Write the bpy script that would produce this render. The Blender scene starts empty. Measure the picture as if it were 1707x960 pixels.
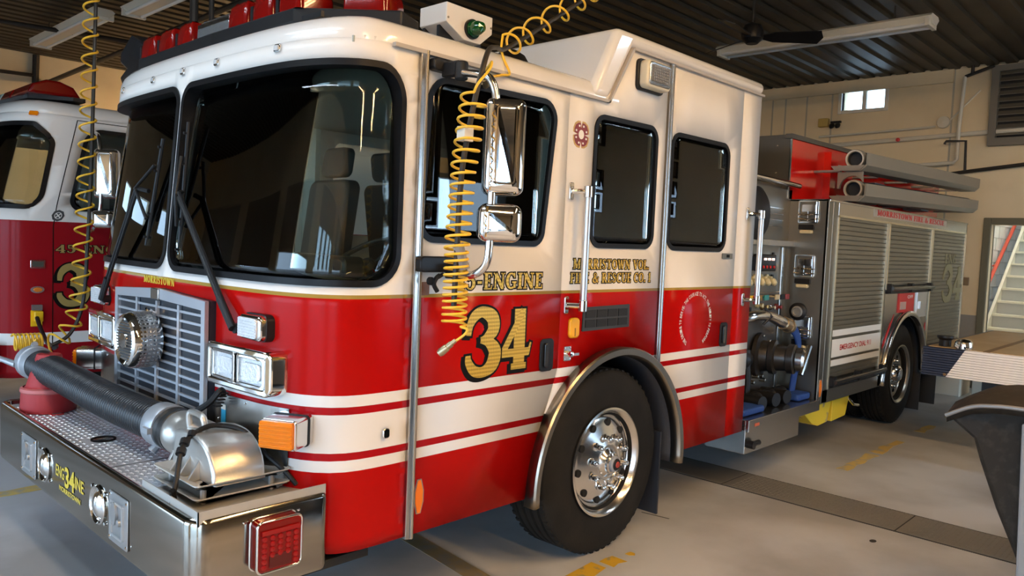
import bpy, bmesh, math, random
from math import sin, cos, pi, radians as rad, sqrt, atan2
from mathutils import Vector as V, Matrix, geometry as geo
random.seed(7)
S = bpy.context.scene
C = S.collection

# ------------------------------------------------------------------ camera, world, light, exposure
cd = bpy.data.cameras.new('camera'); cam = bpy.data.objects.new('camera', cd); C.objects.link(cam)
cd.sensor_width = 36.0; cd.lens = 1290.881 / 1707 * 36.0; cd.clip_start = .02; cd.clip_end = 200
_yaw, _pit, _rol = .81258333, .05913579, .04200641
_f = V((sin(_yaw)*cos(_pit), cos(_yaw)*cos(_pit), -sin(_pit)))
_r = V((cos(_yaw), -sin(_yaw), 0)); _u = _r.cross(_f)
_r, _u = cos(_rol)*_r + sin(_rol)*_u, -sin(_rol)*_r + cos(_rol)*_u
_m = Matrix((_r, _u, -_f)).transposed().to_4x4(); _m.translation = V((0, -2.56513, 1.75489))
cam.matrix_world = _m
S.camera = cam

S.view_settings.view_transform = 'Standard'; S.view_settings.look = 'None'
S.view_settings.gamma = 1.0; S.view_settings.use_curve_mapping = False
S.view_settings.exposure = 1.45
W = bpy.data.worlds.new('sky'); S.world = W; W.use_nodes = True
SKY = 3.1
_bg = W.node_tree.nodes['Background']; _bg.inputs[0].default_value = (.52, .74, 1.0, 1); _bg.inputs[1].default_value = SKY
LAMP = 64.0                       # radiance of the fluorescent tubes
S.cycles.max_bounces = 8; S.cycles.diffuse_bounces = 4; S.cycles.glossy_bounces = 4
S.cycles.transparent_max_bounces = 16; S.cycles.sample_clamp_indirect = 4.0
S.cycles.caustics_reflective = False; S.cycles.caustics_refractive = False
S.cycles.use_denoising = True

BAYS = [(-7.6, -4.2), (-3.4, -.3), (.75, 4.1), (4.9, 8.1), (8.7, 11.3)]     # door openings in the front wall (y ranges)
GAP = [3.0, 2.7, 2.7, 1.45, 0]              # how far each door stands raised
FX, RX, LY, RY, CZ = -3.4, 12.2, 11.8, -8.4, 4.43
for i, gap in enumerate(GAP):      # sky portals in the open bay doors
    if not gap: continue
    a, b = BAYS[i]
    ld = bpy.data.lights.new('door_daylight', 'AREA'); ld.shape = 'RECTANGLE'; ld.size = b-a; ld.size_y = gap
    ld.cycles.is_portal = True
    lo = bpy.data.objects.new('door_daylight', ld); C.objects.link(lo)
    lo.location = (FX-.1, (a+b)/2, gap/2); lo.rotation_euler = V((1, 0, 0)).to_track_quat('-Z', 'Y').to_euler()
    lo.rotation_euler = Matrix(((0, 0, -1), (-1, 0, 0), (0, 1, 0))).to_euler()

SIDE = (7.0, 11.3, 2.9)             # doorway added in the unseen right-hand wall for daylight: x range, height
ld = bpy.data.lights.new('door_daylight', 'AREA'); ld.shape = 'RECTANGLE'; ld.size = SIDE[1]-SIDE[0]; ld.size_y = SIDE[2]; ld.cycles.is_portal = True
lo = bpy.data.objects.new('door_daylight', ld); C.objects.link(lo); lo.location = ((SIDE[0]+SIDE[1])/2, RY-.1, SIDE[2]/2)
lo.rotation_euler = Matrix(((1, 0, 0), (0, 0, -1), (0, 1, 0))).to_euler()

# ------------------------------------------------------------------ materials
MATS = {}
def M(name, col, rough=.5, metal=0., coat=0., mottle=None, bump=None, brush=None, spec=.5, trans=0., emit=0.):
    if name in MATS: return MATS[name]
    m = bpy.data.materials.new(name); m.use_nodes = True; MATS[name] = m
    n, l = m.node_tree.nodes, m.node_tree.links
    b = n['Principled BSDF']
    b.inputs['Base Color'].default_value = (*col, 1); b.inputs['Roughness'].default_value = rough
    b.inputs['Metallic'].default_value = metal; b.inputs['Coat Weight'].default_value = coat
    b.inputs['Coat Roughness'].default_value = .04; b.inputs['Specular IOR Level'].default_value = spec
    b.inputs['Transmission Weight'].default_value = trans
    if emit: b.inputs['Emission Color'].default_value = (*col, 1); b.inputs['Emission Strength'].default_value = emit
    tc = n.new('ShaderNodeTexCoord')
    if mottle:
        sc, col2, lo, hi = mottle
        t = n.new('ShaderNodeTexNoise'); t.inputs['Scale'].default_value = sc; t.inputs['Detail'].default_value = 6
        r = n.new('ShaderNodeMapRange'); r.inputs[1].default_value = lo; r.inputs[2].default_value = hi
        x = n.new('ShaderNodeMix'); x.data_type = 'RGBA'
        l.new(tc.outputs['Object'], t.inputs['Vector']); l.new(t.outputs[0], r.inputs[0]); l.new(r.outputs[0], x.inputs[0])
        x.inputs[6].default_value = (*col, 1); x.inputs[7].default_value = (*col2, 1)
        l.new(x.outputs[2], b.inputs['Base Color'])
    if bump or brush:
        t = n.new('ShaderNodeTexNoise'); bm_ = n.new('ShaderNodeBump')
        if brush:
            mp = n.new('ShaderNodeMapping'); mp.inputs['Scale'].default_value = brush[0]
            l.new(tc.outputs['Object'], mp.inputs[0]); l.new(mp.outputs[0], t.inputs['Vector'])
            t.inputs['Scale'].default_value = 1.0; bm_.inputs['Strength'].default_value = brush[1]; bm_.inputs['Distance'].default_value = .002
        else:
            l.new(tc.outputs['Object'], t.inputs['Vector'])
            t.inputs['Scale'].default_value = bump[0]; bm_.inputs['Strength'].default_value = bump[1]; bm_.inputs['Distance'].default_value = .01
        t.inputs['Detail'].default_value = 4
        l.new(t.outputs[0], bm_.inputs['Height']); l.new(bm_.outputs[0], b.inputs['Normal'])
    return m

def striped(name, stops, rough=.16):
    """paint whose colour changes with height: livery bands"""
    m = M(name, (1, 1, 1), rough+.06, coat=.03, spec=.10); n, l = m.node_tree.nodes, m.node_tree.links
    tc = n.new('ShaderNodeTexCoord'); sx = n.new('ShaderNodeSeparateXYZ'); mr = n.new('ShaderNodeMath'); mr.operation = 'DIVIDE'; mr.inputs[1].default_value = 4.0
    cr = n.new('ShaderNodeValToRGB'); cr.color_ramp.interpolation = 'CONSTANT'
    l.new(tc.outputs['Object'], sx.inputs[0]); l.new(sx.outputs[2], mr.inputs[0]); l.new(mr.outputs[0], cr.inputs[0])
    e = cr.color_ramp.elements
    e[0].position = 0; e[0].color = (*stops[0][1], 1); e[1].position = stops[1][0]/4; e[1].color = (*stops[1][1], 1)
    for z, c in stops[2:]:
        k = e.new(z/4); k.color = (*c, 1)
    l.new(cr.outputs[0], n['Principled BSDF'].inputs['Base Color'])
    return m
RED, WHT, GLD, CRIM = (.42, .004, .003), (.77, .74, .70), (.34, .22, .05), (.36, .006, .009)
paint = striped('engine_paint', [(0, RED), (.782, WHT), (.837, CRIM), (.864, WHT), (1.022, CRIM), (1.052, WHT), (1.102, RED), (1.487, GLD), (1.4925, (.10, .06, .02)), (1.495, GLD), (1.501, WHT)])
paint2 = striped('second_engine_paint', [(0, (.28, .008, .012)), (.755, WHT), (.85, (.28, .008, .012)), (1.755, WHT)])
white = M('white_paint', WHT, .2, coat=.5)
redp = M('red_paint', (.62, .01, .006), .12, coat=.4)
chrome = M('chrome', (.82, .81, .79), .06, 1)
dull_chrome = M('polished_aluminium', (.74, .73, .71), .17, 1)
steel = M('brushed_steel', (.26, .235, .195), .40, 1, brush=((3, 3, 160), .12))
steelh = M('brushed_steel_rail', (.50, .48, .45), .26, 1, brush=((160, 160, 3), .12))
alu = M('aluminium', (.46, .46, .46), .38, .9)
cast = M('cast_aluminium', (.60, .58, .54), .34, .85, bump=(60, .06))
rubber = M('tyre_rubber', (.010, .0092, .008), .7, spec=.2, bump=(90, .10), mottle=(5, (.018, .016, .013), .4, .7))
black = M('black_plastic', (.010, .010, .011), .42, spec=.3)
gasket = M('rubber_gasket', (.006, .006, .007), .4, spec=.2)
darkgrey = M('charcoal_vinyl', (.045, .047, .05), .55)
cabgrey = M('cab_interior_grey', (.36, .39, .37), .6)
gold = M('gold_leaf', (.72, .44, .055), .38, .35)
goldflat = M('gold_vinyl', (.70, .50, .04), .45)
redlens = M('red_lens', (.17, .003, .002), .14, coat=.25, spec=.25)
redled = M('red_led', (.28, .004, .004), .25)
amberlens = M('amber_lens', (.78, .20, .002), .15, coat=.25, spec=.3)
amberrefl = M('amber_reflector', (.85, .20, .01), .3)
clearlens = M('clear_lens', (.86, .88, .90), .16, .35, bump=(60, .4))
greenlens = M('green_lens', (.002, .07, .012), .08, coat=.8)
yellow = M('yellow_plastic', (.86, .50, .012), .38)
yellowpaint = M('yellow_steel', (.72, .55, .03), .5, mottle=(9, (.25, .22, .2), .62, .7))
brass = M('brass', (.55, .38, .16), .3, 1)
blue = M('blue_hose_jacket', (.012, .055, .24), .7, bump=(120, .2))
concrete = M('concrete_floor', (.36, .35, .335), .40, spec=.35, bump=(35, .06), mottle=(.9, (.56, .56, .56), .38, .60))
wallp = M('white_painted_wall', (.72, .60, .40), .6, bump=(14, .1), mottle=(1.5, (.65, .53, .34), .45, .7))
wainscot = M('grey_wainscot', (.24, .23, .21), .6)
metalceil = M('brown_metal_ceiling', (.060, .049, .034), .5, .15, spec=.25, mottle=(2.2, (.042, .034, .024), .4, .7))
pipew = M('cream_pipe', (.62, .58, .48), .5)
pipeb = M('dark_pipe', (.03, .026, .022), .5, .4)
linep = M('worn_yellow_paint', (.62, .44, .13), .6, mottle=(11, (.42, .37, .26), .48, .62))
gratem = M('steel_grate', (.24, .215, .18), .5, .3)
olive = M('olive_door_frame', (.115, .105, .065), .55)
blockw = M('white_block', (.80, .80, .76), .6)
decalred = M('red_vinyl', (.55, .02, .02), .45)
decalblack = M('black_vinyl', (.006, .005, .004), .5, spec=.12)
reflwhite = M('white_reflective', (.80, .78, .72), .4)
slatm = M('shutter_slat', (.22, .20, .155), .38, .75, brush=((2, 2, 40), .06))
navy = M('navy_paint', (.018, .026, .06), .45)
tanply = M('brown_deck', (.42, .28, .12), .5, mottle=(3, (.48, .34, .17), .4, .6))

def glass(name, tint, ior=1.5):
    m = bpy.data.materials.new(name); m.use_nodes = True; n, l = m.node_tree.nodes, m.node_tree.links
    n.clear(); o = n.new('ShaderNodeOutputMaterial'); x = n.new('ShaderNodeMixShader'); t = n.new('ShaderNodeBsdfTransparent'); g = n.new('ShaderNodeBsdfGlossy'); f = n.new('ShaderNodeFresnel')
    f.inputs[0].default_value = ior; t.inputs[0].default_value = (*tint, 1); g.inputs['Roughness'].default_value = 0
    l.new(f.outputs[0], x.inputs[0]); l.new(t.outputs[0], x.inputs[1]); l.new(g.outputs[0], x.inputs[2]); l.new(x.outputs[0], o.inputs[0])
    return m
wglass = glass('windshield_glass', (.86, .93, .89))
dglass = glass('tinted_glass', (.74, .77, .75))

# gold leaf hatch
_n, _l = gold.node_tree.nodes, gold.node_tree.links
_tc = _n.new('ShaderNodeTexCoord'); _mp = _n.new('ShaderNodeMapping'); _mp.inputs['Rotation'].default_value = (0, rad(45), 0); _mp.inputs['Scale'].default_value = (1.35, 1, .75)
_ck = _n.new('ShaderNodeTexChecker'); _ck.inputs['Scale'].default_value = 105; _ck.inputs[1].default_value = (.78, .50, .07, 1); _ck.inputs[2].default_value = (.46, .26, .025, 1)
_l.new(_tc.outputs['Object'], _mp.inputs[0]); _l.new(_mp.outputs[0], _ck.inputs[0]); _l.new(_ck.outputs[0], _n['Principled BSDF'].inputs['Base Color'])

# ------------------------------------------------------------------ mesh helpers
WL = {}
class MB:
    def __init__(s): s.v, s.f, s.m = [], [], []
    def add(s, vs, fs, mi=0):
        b = len(s.v); s.v += [tuple(p) for p in vs]; s.f += [tuple(i+b for i in f) for f in fs]; s.m += [mi]*len(fs); return s
    def box(s, a, b, mi=0, mat=None):
        x0, y0, z0 = a; x1, y1, z1 = b
        vs = [V(p) for p in ((x0,y0,z0),(x1,y0,z0),(x1,y1,z0),(x0,y1,z0),(x0,y0,z1),(x1,y0,z1),(x1,y1,z1),(x0,y1,z1))]
        if mat: vs = [mat @ p for p in vs]
        return s.add(vs, [(0,3,2,1),(4,5,6,7),(0,1,5,4),(1,2,6,5),(2,3,7,6),(3,0,4,7)], mi)
    def tube(s, path, r, seg=12, mi=0, caps=True, closed=False):
        P = [V(p) for p in path]; n = len(P); R = r if isinstance(r, (list, tuple)) else [r]*n
        vs, fs = [], []; up = None
        for i, p in enumerate(P):
            t = (P[(i+1) % n]-P[i-1]) if closed else (P[min(i+1, n-1)]-P[max(i-1, 0)])
            t.normalize()
            if up is None: up = t.orthogonal().normalized()
            up = (up - t*up.dot(t)); up = up.normalized() if up.length > 1e-6 else t.orthogonal().normalized()
            w = t.cross(up)
            vs += [p + (up*cos(2*pi*k/seg) + w*sin(2*pi*k/seg))*R[i] for k in range(seg)]
        for i in range(n if closed else n-1):
            j = (i+1) % n
            fs += [(i*seg+k, i*seg+(k+1) % seg, j*seg+(k+1) % seg, j*seg+k) for k in range(seg)]
        if caps and not closed: fs += [tuple(range(seg))[::-1], tuple(range((n-1)*seg, n*seg))]
        return s.add(vs, fs, mi)
    def lathe(s, prof, o, ax, seg=48, mi=0, closed=False, cap=True):
        """prof: (radius, height along ax)"""
        o, ax = V(o), V(ax).normalized(); u = ax.orthogonal().normalized(); w = ax.cross(u); vs, fs = [], []
        for r, h in prof: vs += [o + ax*h + (u*cos(2*pi*k/seg)+w*sin(2*pi*k/seg))*r for k in range(seg)]
        n = len(prof)
        for i in range(n if closed else n-1):
            j = (i+1) % n
            fs += [(i*seg+k, i*seg+(k+1) % seg, j*seg+(k+1) % seg, j*seg+k) for k in range(seg)]
        if cap and not closed:
            if prof[0][0] > 1e-5: fs.append(tuple(range(seg))[::-1])
            if prof[-1][0] > 1e-5: fs.append(tuple(range((n-1)*seg, n*seg)))
        return s.add(vs, fs, mi)
    def prism(s, pts, fn, w0, w1, mi=0):
        n = len(pts); vs = [fn(u, v, w0) for u, v in pts] + [fn(u, v, w1) for u, v in pts]
        fs = [tuple(range(n))[::-1], tuple(range(n, 2*n))] + [(i, (i+1) % n, (i+1) % n+n, i+n) for i in range(n)]
        return s.add(vs, fs, mi)
    def ring(s, A, B, fn, w0, w1, mi=0):
        """band between outlines A and B (same count), from offset w0 to w1"""
        n = len(A); vs = [fn(*p, w0) for p in A]+[fn(*p, w1) for p in A]+[fn(*p, w1) for p in B]+[fn(*p, w0) for p in B]; fs = []
        for i in range(n):
            j = (i+1) % n
            for k in range(4): fs.append((k*n+i, k*n+j, ((k+1) % 4)*n+j, ((k+1) % 4)*n+i))
        return s.add(vs, fs, mi)
    def build(s, name, mats, parent=None, smooth=35, bevel=0, seg=2, solid=0, origin=None, fixn=True):
        me = bpy.data.meshes.new(name); mats = mats if isinstance(mats, (list, tuple)) else [mats]
        pl = V((0, 0, 0))
        if parent is not None: pl = WL[parent.name]
        elif origin is not None: pl = V(origin)
        me.from_pydata([V(p)-pl for p in s.v], [], s.f)
        for m in mats: me.materials.append(m)
        me.polygons.foreach_set('material_index', s.m)
        if fixn:
            bm = bmesh.new(); bm.from_mesh(me); bmesh.ops.recalc_face_normals(bm, faces=bm.faces); bm.to_mesh(me); bm.free()
        if smooth: me.polygons.foreach_set('use_smooth', [True]*len(me.polygons)); me.set_sharp_from_angle(angle=rad(smooth))
        me.update()
        o = bpy.data.objects.new(name, me); C.objects.link(o)
        if parent is not None: o.parent = parent
        else: o.location = pl
        WL[o.name] = pl
        if solid:
            q = o.modifiers.new('thickness', 'SOLIDIFY'); q.thickness = solid; q.offset = -1
        if bevel:
            q = o.modifiers.new('bevel', 'BEVEL'); q.width = bevel; q.segments = seg; q.limit_method = 'ANGLE'; q.angle_limit = rad(40); q.harden_normals = False
        return o
def tag(o, label, cat=None, group=None, kind=None):
    o['label'] = label
    if cat: o['category'] = cat
    if group: o['group'] = group
    if kind: o['kind'] = kind
    return o
def thing(name, loc, label, cat, group=None):
    o = bpy.data.objects.new(name, None); C.objects.link(o); o.location = loc; WL[o.name] = V(loc); o.empty_display_size = .1
    return tag(o, label, cat, group)
def struct(o): o['kind'] = 'structure'; return o
def dup(o, parent=None, delta=None, mirror=None):
    """copy of an object with copies of its children, moved by delta"""
    c = o.copy(); C.objects.link(c); c.parent = parent; WL[c.name] = WL[o.name]+V(delta or (0,0,0))
    if delta: c.location = V(o.location)+V(delta)
    for ch in list(o.children): dup(ch, c)
    return c

def side(y, sgn=-1):        # plane y = const, offset w outwards
    return lambda u, v, w=0: V((u, y+sgn*w, v))
def front(x):               # plane x = const facing -X; u is y
    return lambda u, v, w=0: V((x-w, u, v))
def flat(z):
    return lambda u, v, w=0: V((u, v, z+w))
def rrect(x0, z0, x1, z1, r, seg=6):
    r = r if isinstance(r, (list, tuple)) else (r,)*4
    out = []
    for (cx, cz, a, q) in ((x0+r[0], z0+r[0], 180, r[0]), (x1-r[1], z0+r[1], 270, r[1]), (x1-r[2], z1-r[2], 0, r[2]), (x0+r[3], z1-r[3], 90, r[3])):
        out += [(cx+q*cos(rad(a+90*k/seg)), cz+q*sin(rad(a+90*k/seg))) for k in range(seg+1)]
    return out
def rpoly(pts, r, seg=6):
    """polygon (counter-clockwise) with rounded corners"""
    n = len(pts); r = r if isinstance(r, (list, tuple)) else [r]*n; out = []
    for i in range(n):
        p, a, b = V(pts[i]), V(pts[i-1]), V(pts[(i+1) % n])
        d1, d2 = (a-p).normalized(), (b-p).normalized(); ang = d1.angle(d2); t = r[i]/math.tan(ang/2)
        s0, s1 = p+d1*t, p+d2*t; c = p+(d1+d2).normalized()*(r[i]/sin(ang/2))
        v0, v1 = s0-c, s1-c
        for k in range(seg+1):
            f = k/seg; v = (v0*(1-f)+v1*f); out.append(tuple(c+v.normalized()*r[i]))
    return out
def inset(P, d):
    n = len(P); out = []
    for i in range(n):
        a, b = V(P[i-1]), V(P[(i+1) % n]); t = (b-a).normalized(); out.append((P[i][0]-t.y*d, P[i][1]+t.x*d))
    return out
def dense(P, step):
    out = []; n = len(P)
    for i in range(n):
        a, b = V(P[i]), V(P[(i+1) % n]); k = max(1, int((b-a).length/step))
        out += [tuple(a+(b-a)*j/k) for j in range(k)]
    return out
def inpoly(x, y, P):
    c = False; j = len(P)-1
    for i in range(len(P)):
        if (P[i][1] > y) != (P[j][1] > y) and x < (P[j][0]-P[i][0])*(y-P[i][1])/(P[j][1]-P[i][1])+P[i][0]: c = not c
        j = i
    return c
def skin(mb, outline, holes, fn, step=.06, mi=0, du=None):
    """triangulated sheet with holes, mapped onto a surface"""
    loops = [dense(outline, step)]+[dense(h, step) for h in holes]
    pts, ed = [], []
    for L in loops:
        b = len(pts); pts += [V(p) for p in L]; ed += [(b+i, b+(i+1) % len(L)) for i in range(len(L))]
    xs, ys = [p[0] for p in outline], [p[1] for p in outline]
    if du:
        x = min(xs)+du*.5
        while x < max(xs):
            y = min(ys)+.05
            while y < max(ys):
                if inpoly(x, y, outline) and not any(inpoly(x, y, h) for h in holes):
                    if min((V((x, y))-p).length_squared for p in pts[:sum(map(len, loops))]) > (.35*du)**2: pts.append(V((x, y)))
                y += max(du, .12)
            x += du
    vs, _, fs = geo.delaunay_2d_cdt(pts, ed, [], 0, 1e-5)[:3]
    ff = []
    for f in fs:
        cx = sum(vs[i].x for i in f)/len(f); cy = sum(vs[i].y for i in f)/len(f)
        if inpoly(cx, cy, loops[0]) and not any(inpoly(cx, cy, h) for h in loops[1:]): ff.append(tuple(f))
    used = sorted({i for f in ff for i in f}); ix = {k: i for i, k in enumerate(used)}
    mb.add([fn(vs[k].x, vs[k].y, 0) for k in used], [tuple(ix[i] for i in f) for f in ff], mi)
    return mb
def arc(cx, cy, rx, ry, a0, a1, n=12):
    return [(cx+rx*cos(rad(a0+(a1-a0)*k/n)), cy+ry*sin(rad(a0+(a1-a0)*k/n))) for k in range(n+1)]
def catmull(P, k=8):
    P = [V(p) for p in P]; out = []
    for i in range(len(P)-1):
        p0, p1, p2, p3 = P[max(i-1, 0)], P[i], P[i+1], P[min(i+2, len(P)-1)]
        for j in range(k):
            t = j/k; out.append(.5*((2*p1)+(p2-p0)*t+(2*p0-5*p1+4*p2-p3)*t*t+(3*p1-p0-3*p2+p3)*t**3))
    out.append(P[-1]); return out

# ------------------------------------------------------------------ lettering
_vk = [0]
def vstroke(mb, P, fn, w, ex=0., mi=0, smooth=True, w0=0.):
    """stroke through (x, y, width) points as a thin raised slab"""
    Q = catmull([V(p) for p in P], 7) if smooth and len(P) > 2 else [V(p) for p in P]
    L, R = [], []
    _vk[0] += 1; w += (_vk[0] % 8)*.00009          # crossing strokes never share a face
    n = len(Q)
    for i, q in enumerate(Q):
        t = V((Q[min(i+1, n-1)].x-Q[max(i-1, 0)].x, Q[min(i+1, n-1)].y-Q[max(i-1, 0)].y)).normalized()
        h = q.z/2+ex; e = V((0, 0))
        if i == 0: e = -t*ex
        if i == n-1: e = t*ex
        L.append((q.x-t.y*h+e.x, q.y+t.x*h+e.y)); R.append((q.x+t.y*h+e.x, q.y-t.x*h+e.y))
    for i in range(n-1):
        mb.prism([R[i], R[i+1], L[i+1], L[i]], fn, w0, w, mi)
T_, t_ = .20, .09
def _arcw(cx, cy, rx, ry, a0, a1, n=12, T=T_, t=t_):
    return [(cx+rx*cos(rad(a0+(a1-a0)*k/n)), cy+ry*sin(rad(a0+(a1-a0)*k/n)), t+(T-t)*abs(cos(rad(a0+(a1-a0)*k/n)))) for k in range(n+1)]
def _st(x, s=1): return [[(x, 0, T_*s), (x, 1, T_*s)]]
def _sf(x, y, l=.34): return [[(x-l/2, y+(.045 if y < .5 else -.045), .09), (x+l/2, y+(.045 if y < .5 else -.045), .09)]]
GL = {
 'I': (.40, _st(.2)+_sf(.2, 0)+_sf(.2, 1)),
 'E': (.66, _st(.2)+[[(.05, .955, .09), (.6, .955, .09)], [(.2, .52, .09), (.46, .52, .09)], [(.05, .045, .09), (.62, .045, .09)], [(.57, 1, .07), (.57, .76, .05)], [(.58, 0, .07), (.58, .26, .05)], [(.45, .62, .06), (.45, .42, .06)]]),
 'F': (.62, _st(.2)+[[(.05, .955, .09), (.58, .955, .09)], [(.2, .52, .09), (.46, .52, .09)], [(.55, 1, .07), (.55, .74, .05)], [(.45, .62, .06), (.45, .42, .06)]]+_sf(.2, 0)),
 'L': (.60, _st(.2)+[[(.05, .045, .09), (.58, .045, .09)], [(.55, 0, .07), (.55, .26, .05)]]+_sf(.2, 1)),
 'N': (.86, [[(.14, 0, .09), (.14, 1, .09)], [(.70, 0, .09), (.70, 1, .09)], [(.15, .95, .22), (.69, .05, .22)]]+_sf(.14, 0, .26)+_sf(.12, 1, .24)+_sf(.70, 1, .28)),
 'M': (1.04, [[(.16, 0, .09), (.16, 1, .09)], [(.84, 0, T_), (.84, 1, T_)], [(.18, .97, .2), (.48, .1, .2)], [(.48, .1, .09), (.80, .97, .09)]]+_sf(.16, 0, .3)+_sf(.84, 0, .36)+_sf(.12, 1, .2)+_sf(.88, 1, .26)),
 'O': (.84, [_arcw(.42, .5, .30, .45, 0, 360, 24)]),
 'C': (.74, [_arcw(.42, .5, .30, .45, 50, 310, 18), [(.63, 1, .06), (.64, .68, .08)], ]),
 'G': (.84, [_arcw(.42, .5, .30, .45, 50, 300, 18), [(.66, 1, .06), (.67, .70, .08)], [(.67, 0.05, .16), (.67, .42, .16)], [(.48, .42, .09), (.80, .42, .09)]]),
 'R': (.80, _st(.2)+[[(.1, .955, .09), (.36, .955, .09)], _arcw(.36, .74, .19, .215, 90, -90, 10), [(.2, .52, .09), (.36, .52, .09)], [(.36, .52, .18), (.68, .03, .18)]]+_sf(.2, 0)+_sf(.14, 1, .2)+_sf(.70, 0, .2)),
 'S': (.64, [[(.54, .74, .07), (.50, .88, .09), (.32, .955, .09), (.15, .84, .16), (.16, .66, .18), (.32, .53, .2), (.48, .38, .18), (.50, .17, .16), (.32, .045, .09), (.14, .12, .09), (.09, .28, .07)]]),
 'T': (.72, _st(.36)+[[(.05, .955, .09), (.67, .955, .09)], [(.07, 1, .07), (.07, .74, .05)], [(.65, 1, .07), (.65, .74, .05)]]+_sf(.36, 0)),
 'U': (.82, [[(.18, 1, T_), (.18, .32, T_)], [(.68, 1, .09), (.68, .32, .09)], _arcw(.43, .32, .25, .275, 180, 360, 12)]+_sf(.18, 1)+_sf(.68, 1, .26)),
 'V': (.80, [[(.14, .98, .2), (.42, .04, .2)], [(.42, .04, .09), (.68, .98, .09)]]+_sf(.14, 1, .3)+_sf(.68, 1, .24)),
 'W': (1.12, [[(.14, .98, .2), (.36, .04, .2)], [(.36, .04, .09), (.58, .96, .09)], [(.56, .96, .2), (.78, .04, .2)], [(.78, .04, .09), (1.0, .98, .09)]]+_sf(.14, 1, .28)+_sf(1.0, 1, .24)),
 '&': (.92, [[(.86, .55, .08), (.72, .22, .1), (.45, .045, .12), (.2, .12, .18), (.16, .32, .18), (.36, .55, .12), (.56, .76, .1), (.50, .92, .09), (.36, .955, .09), (.27, .82, .14), (.36, .6, .16), (.62, .26, .2), (.86, .045, .16)]]),
 '.': (.28, [[(.14, 0, .2), (.14, .19, .2)]]),
 '-': (.42, [[(.06, .42, .16), (.36, .42, .16)]]),
 '1': (.42, _st(.22)+_sf(.22, 0)+[[(.06, .78, .07), (.22, .95, .12)]]),
 '4': (.72, [[(.50, 0, T_), (.50, 1, T_)], [(.50, .95, .1), (.06, .32, .1)], [(.02, .29, .1), (.70, .29, .1)]]+_sf(.50, 0)),
 '5': (.66, [[(.14, .98, .09), (.16, .56, .09)], [(.14, .93, .14), (.56, .93, .14)], [(.16, .56, .08), (.32, .63, .1), (.49, .52, .18), (.52, .30, .2), (.42, .1, .14), (.28, .045, .09), (.13, .11, .1), (.09, .26, .09)]]),
 ' ': (.36, []),
}
def serif(txt, x0, x1, z0, h, fn, face, edge=None, ex=.016, flip=False):
    """lettering fitted between x0 and x1, from z0 up; face mesh and, behind it, a wider edge mesh"""
    wd = sum(GL[c][0]+.06 for c in txt); k = (x1-x0)/wd; x = 0
    for c in txt:
        for P in GL[c][1]:
            def g(u, v, w, x=x): return fn(x0+(x+u)*k, z0+v*h, w)
            curved = len(P) > 2
            if edge is not None: vstroke(edge, P, g, .0012, ex=ex/h if ex < 1 else 0, smooth=curved)
            vstroke(face, P, g, .0024, smooth=curved, w0=.0006)
        x += GL[c][0]+.06
def sans(txt, fn, x0, x1, z0, h, bold=.0, w=.002, mb=None, mi=0):
    """plain lettering from the built-in font, fitted to a box"""
    cu = bpy.data.curves.new('lettering', 'FONT'); cu.body = txt; cu.size = 1; cu.offset = bold; cu.resolution_u = 3
    ob = bpy.data.objects.new('lettering', cu); C.objects.link(ob); dg = bpy.context.evaluated_depsgraph_get(); dg.update()
    me = bpy.data.meshes.new_from_object(ob.evaluated_get(dg))
    mb = mb or MB()
    xs = [v.co.x for v in me.vertices]; ys = [v.co.y for v in me.vertices]
    if xs:
        a, b, c, d = min(xs), max(xs), min(ys), max(ys)
        mb.add([fn(x0+(v.co.x-a)/(b-a)*(x1-x0), z0+(v.co.y-c)/(d-c)*h, w) for v in me.vertices], [tuple(p.vertices) for p in me.polygons], mi)
    bpy.data.objects.remove(ob); bpy.data.curves.remove(cu); bpy.data.meshes.remove(me)
    return mb
def lug(mb, c, ax, r, h, mi=0): mb.lathe([(0, 0), (r, 0), (r, h*.6), (r*.7, h*.95), (0, h)], c, ax, 6, mi)
# ------------------------------------------------------------------ the setting
fixM0 = M('white_vinyl', (.70, .66, .56), .45)
def wall_with_holes(name, axis, val, th, u0, u1, z1, holes, m):
    """wall in the plane axis=val, thickness th, rectangular openings (u0, u1, z0, z1)"""
    mb = MB(); us = sorted({u0, u1, *[h[0] for h in holes], *[h[1] for h in holes]})
    for a, b in zip(us, us[1:]):
        segs = [(0, z1)]
        for h in holes:
            if h[0] <= a+1e-6 and h[1] >= b-1e-6:
                segs = [s for q in segs for s in ((q[0], min(q[1], h[2])), (max(q[0], h[3]), q[1])) if s[1]-s[0] > 1e-4]
        for c, d in segs:
            if axis == 0: mb.box((min(val, val+th), a, c), (max(val, val+th), b, d))
            else: mb.box((a, min(val, val+th), c), (b, max(val, val+th), d))
    return struct(mb.build(name, m, smooth=None))
struct(MB().box((FX-.3, RY-.3, -.2), (RX+4, LY+.3, 0)).build('floor', concrete, smooth=None))
struct(MB().box((FX-40, -40, -.25), (FX-.3, 45, -.05)).box((FX-.3, -40, -.25), (RX+4, RY-.3, -.05)).build('ground_apron', M('asphalt_apron', (.32, .32, .31), .8), smooth=None))
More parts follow.
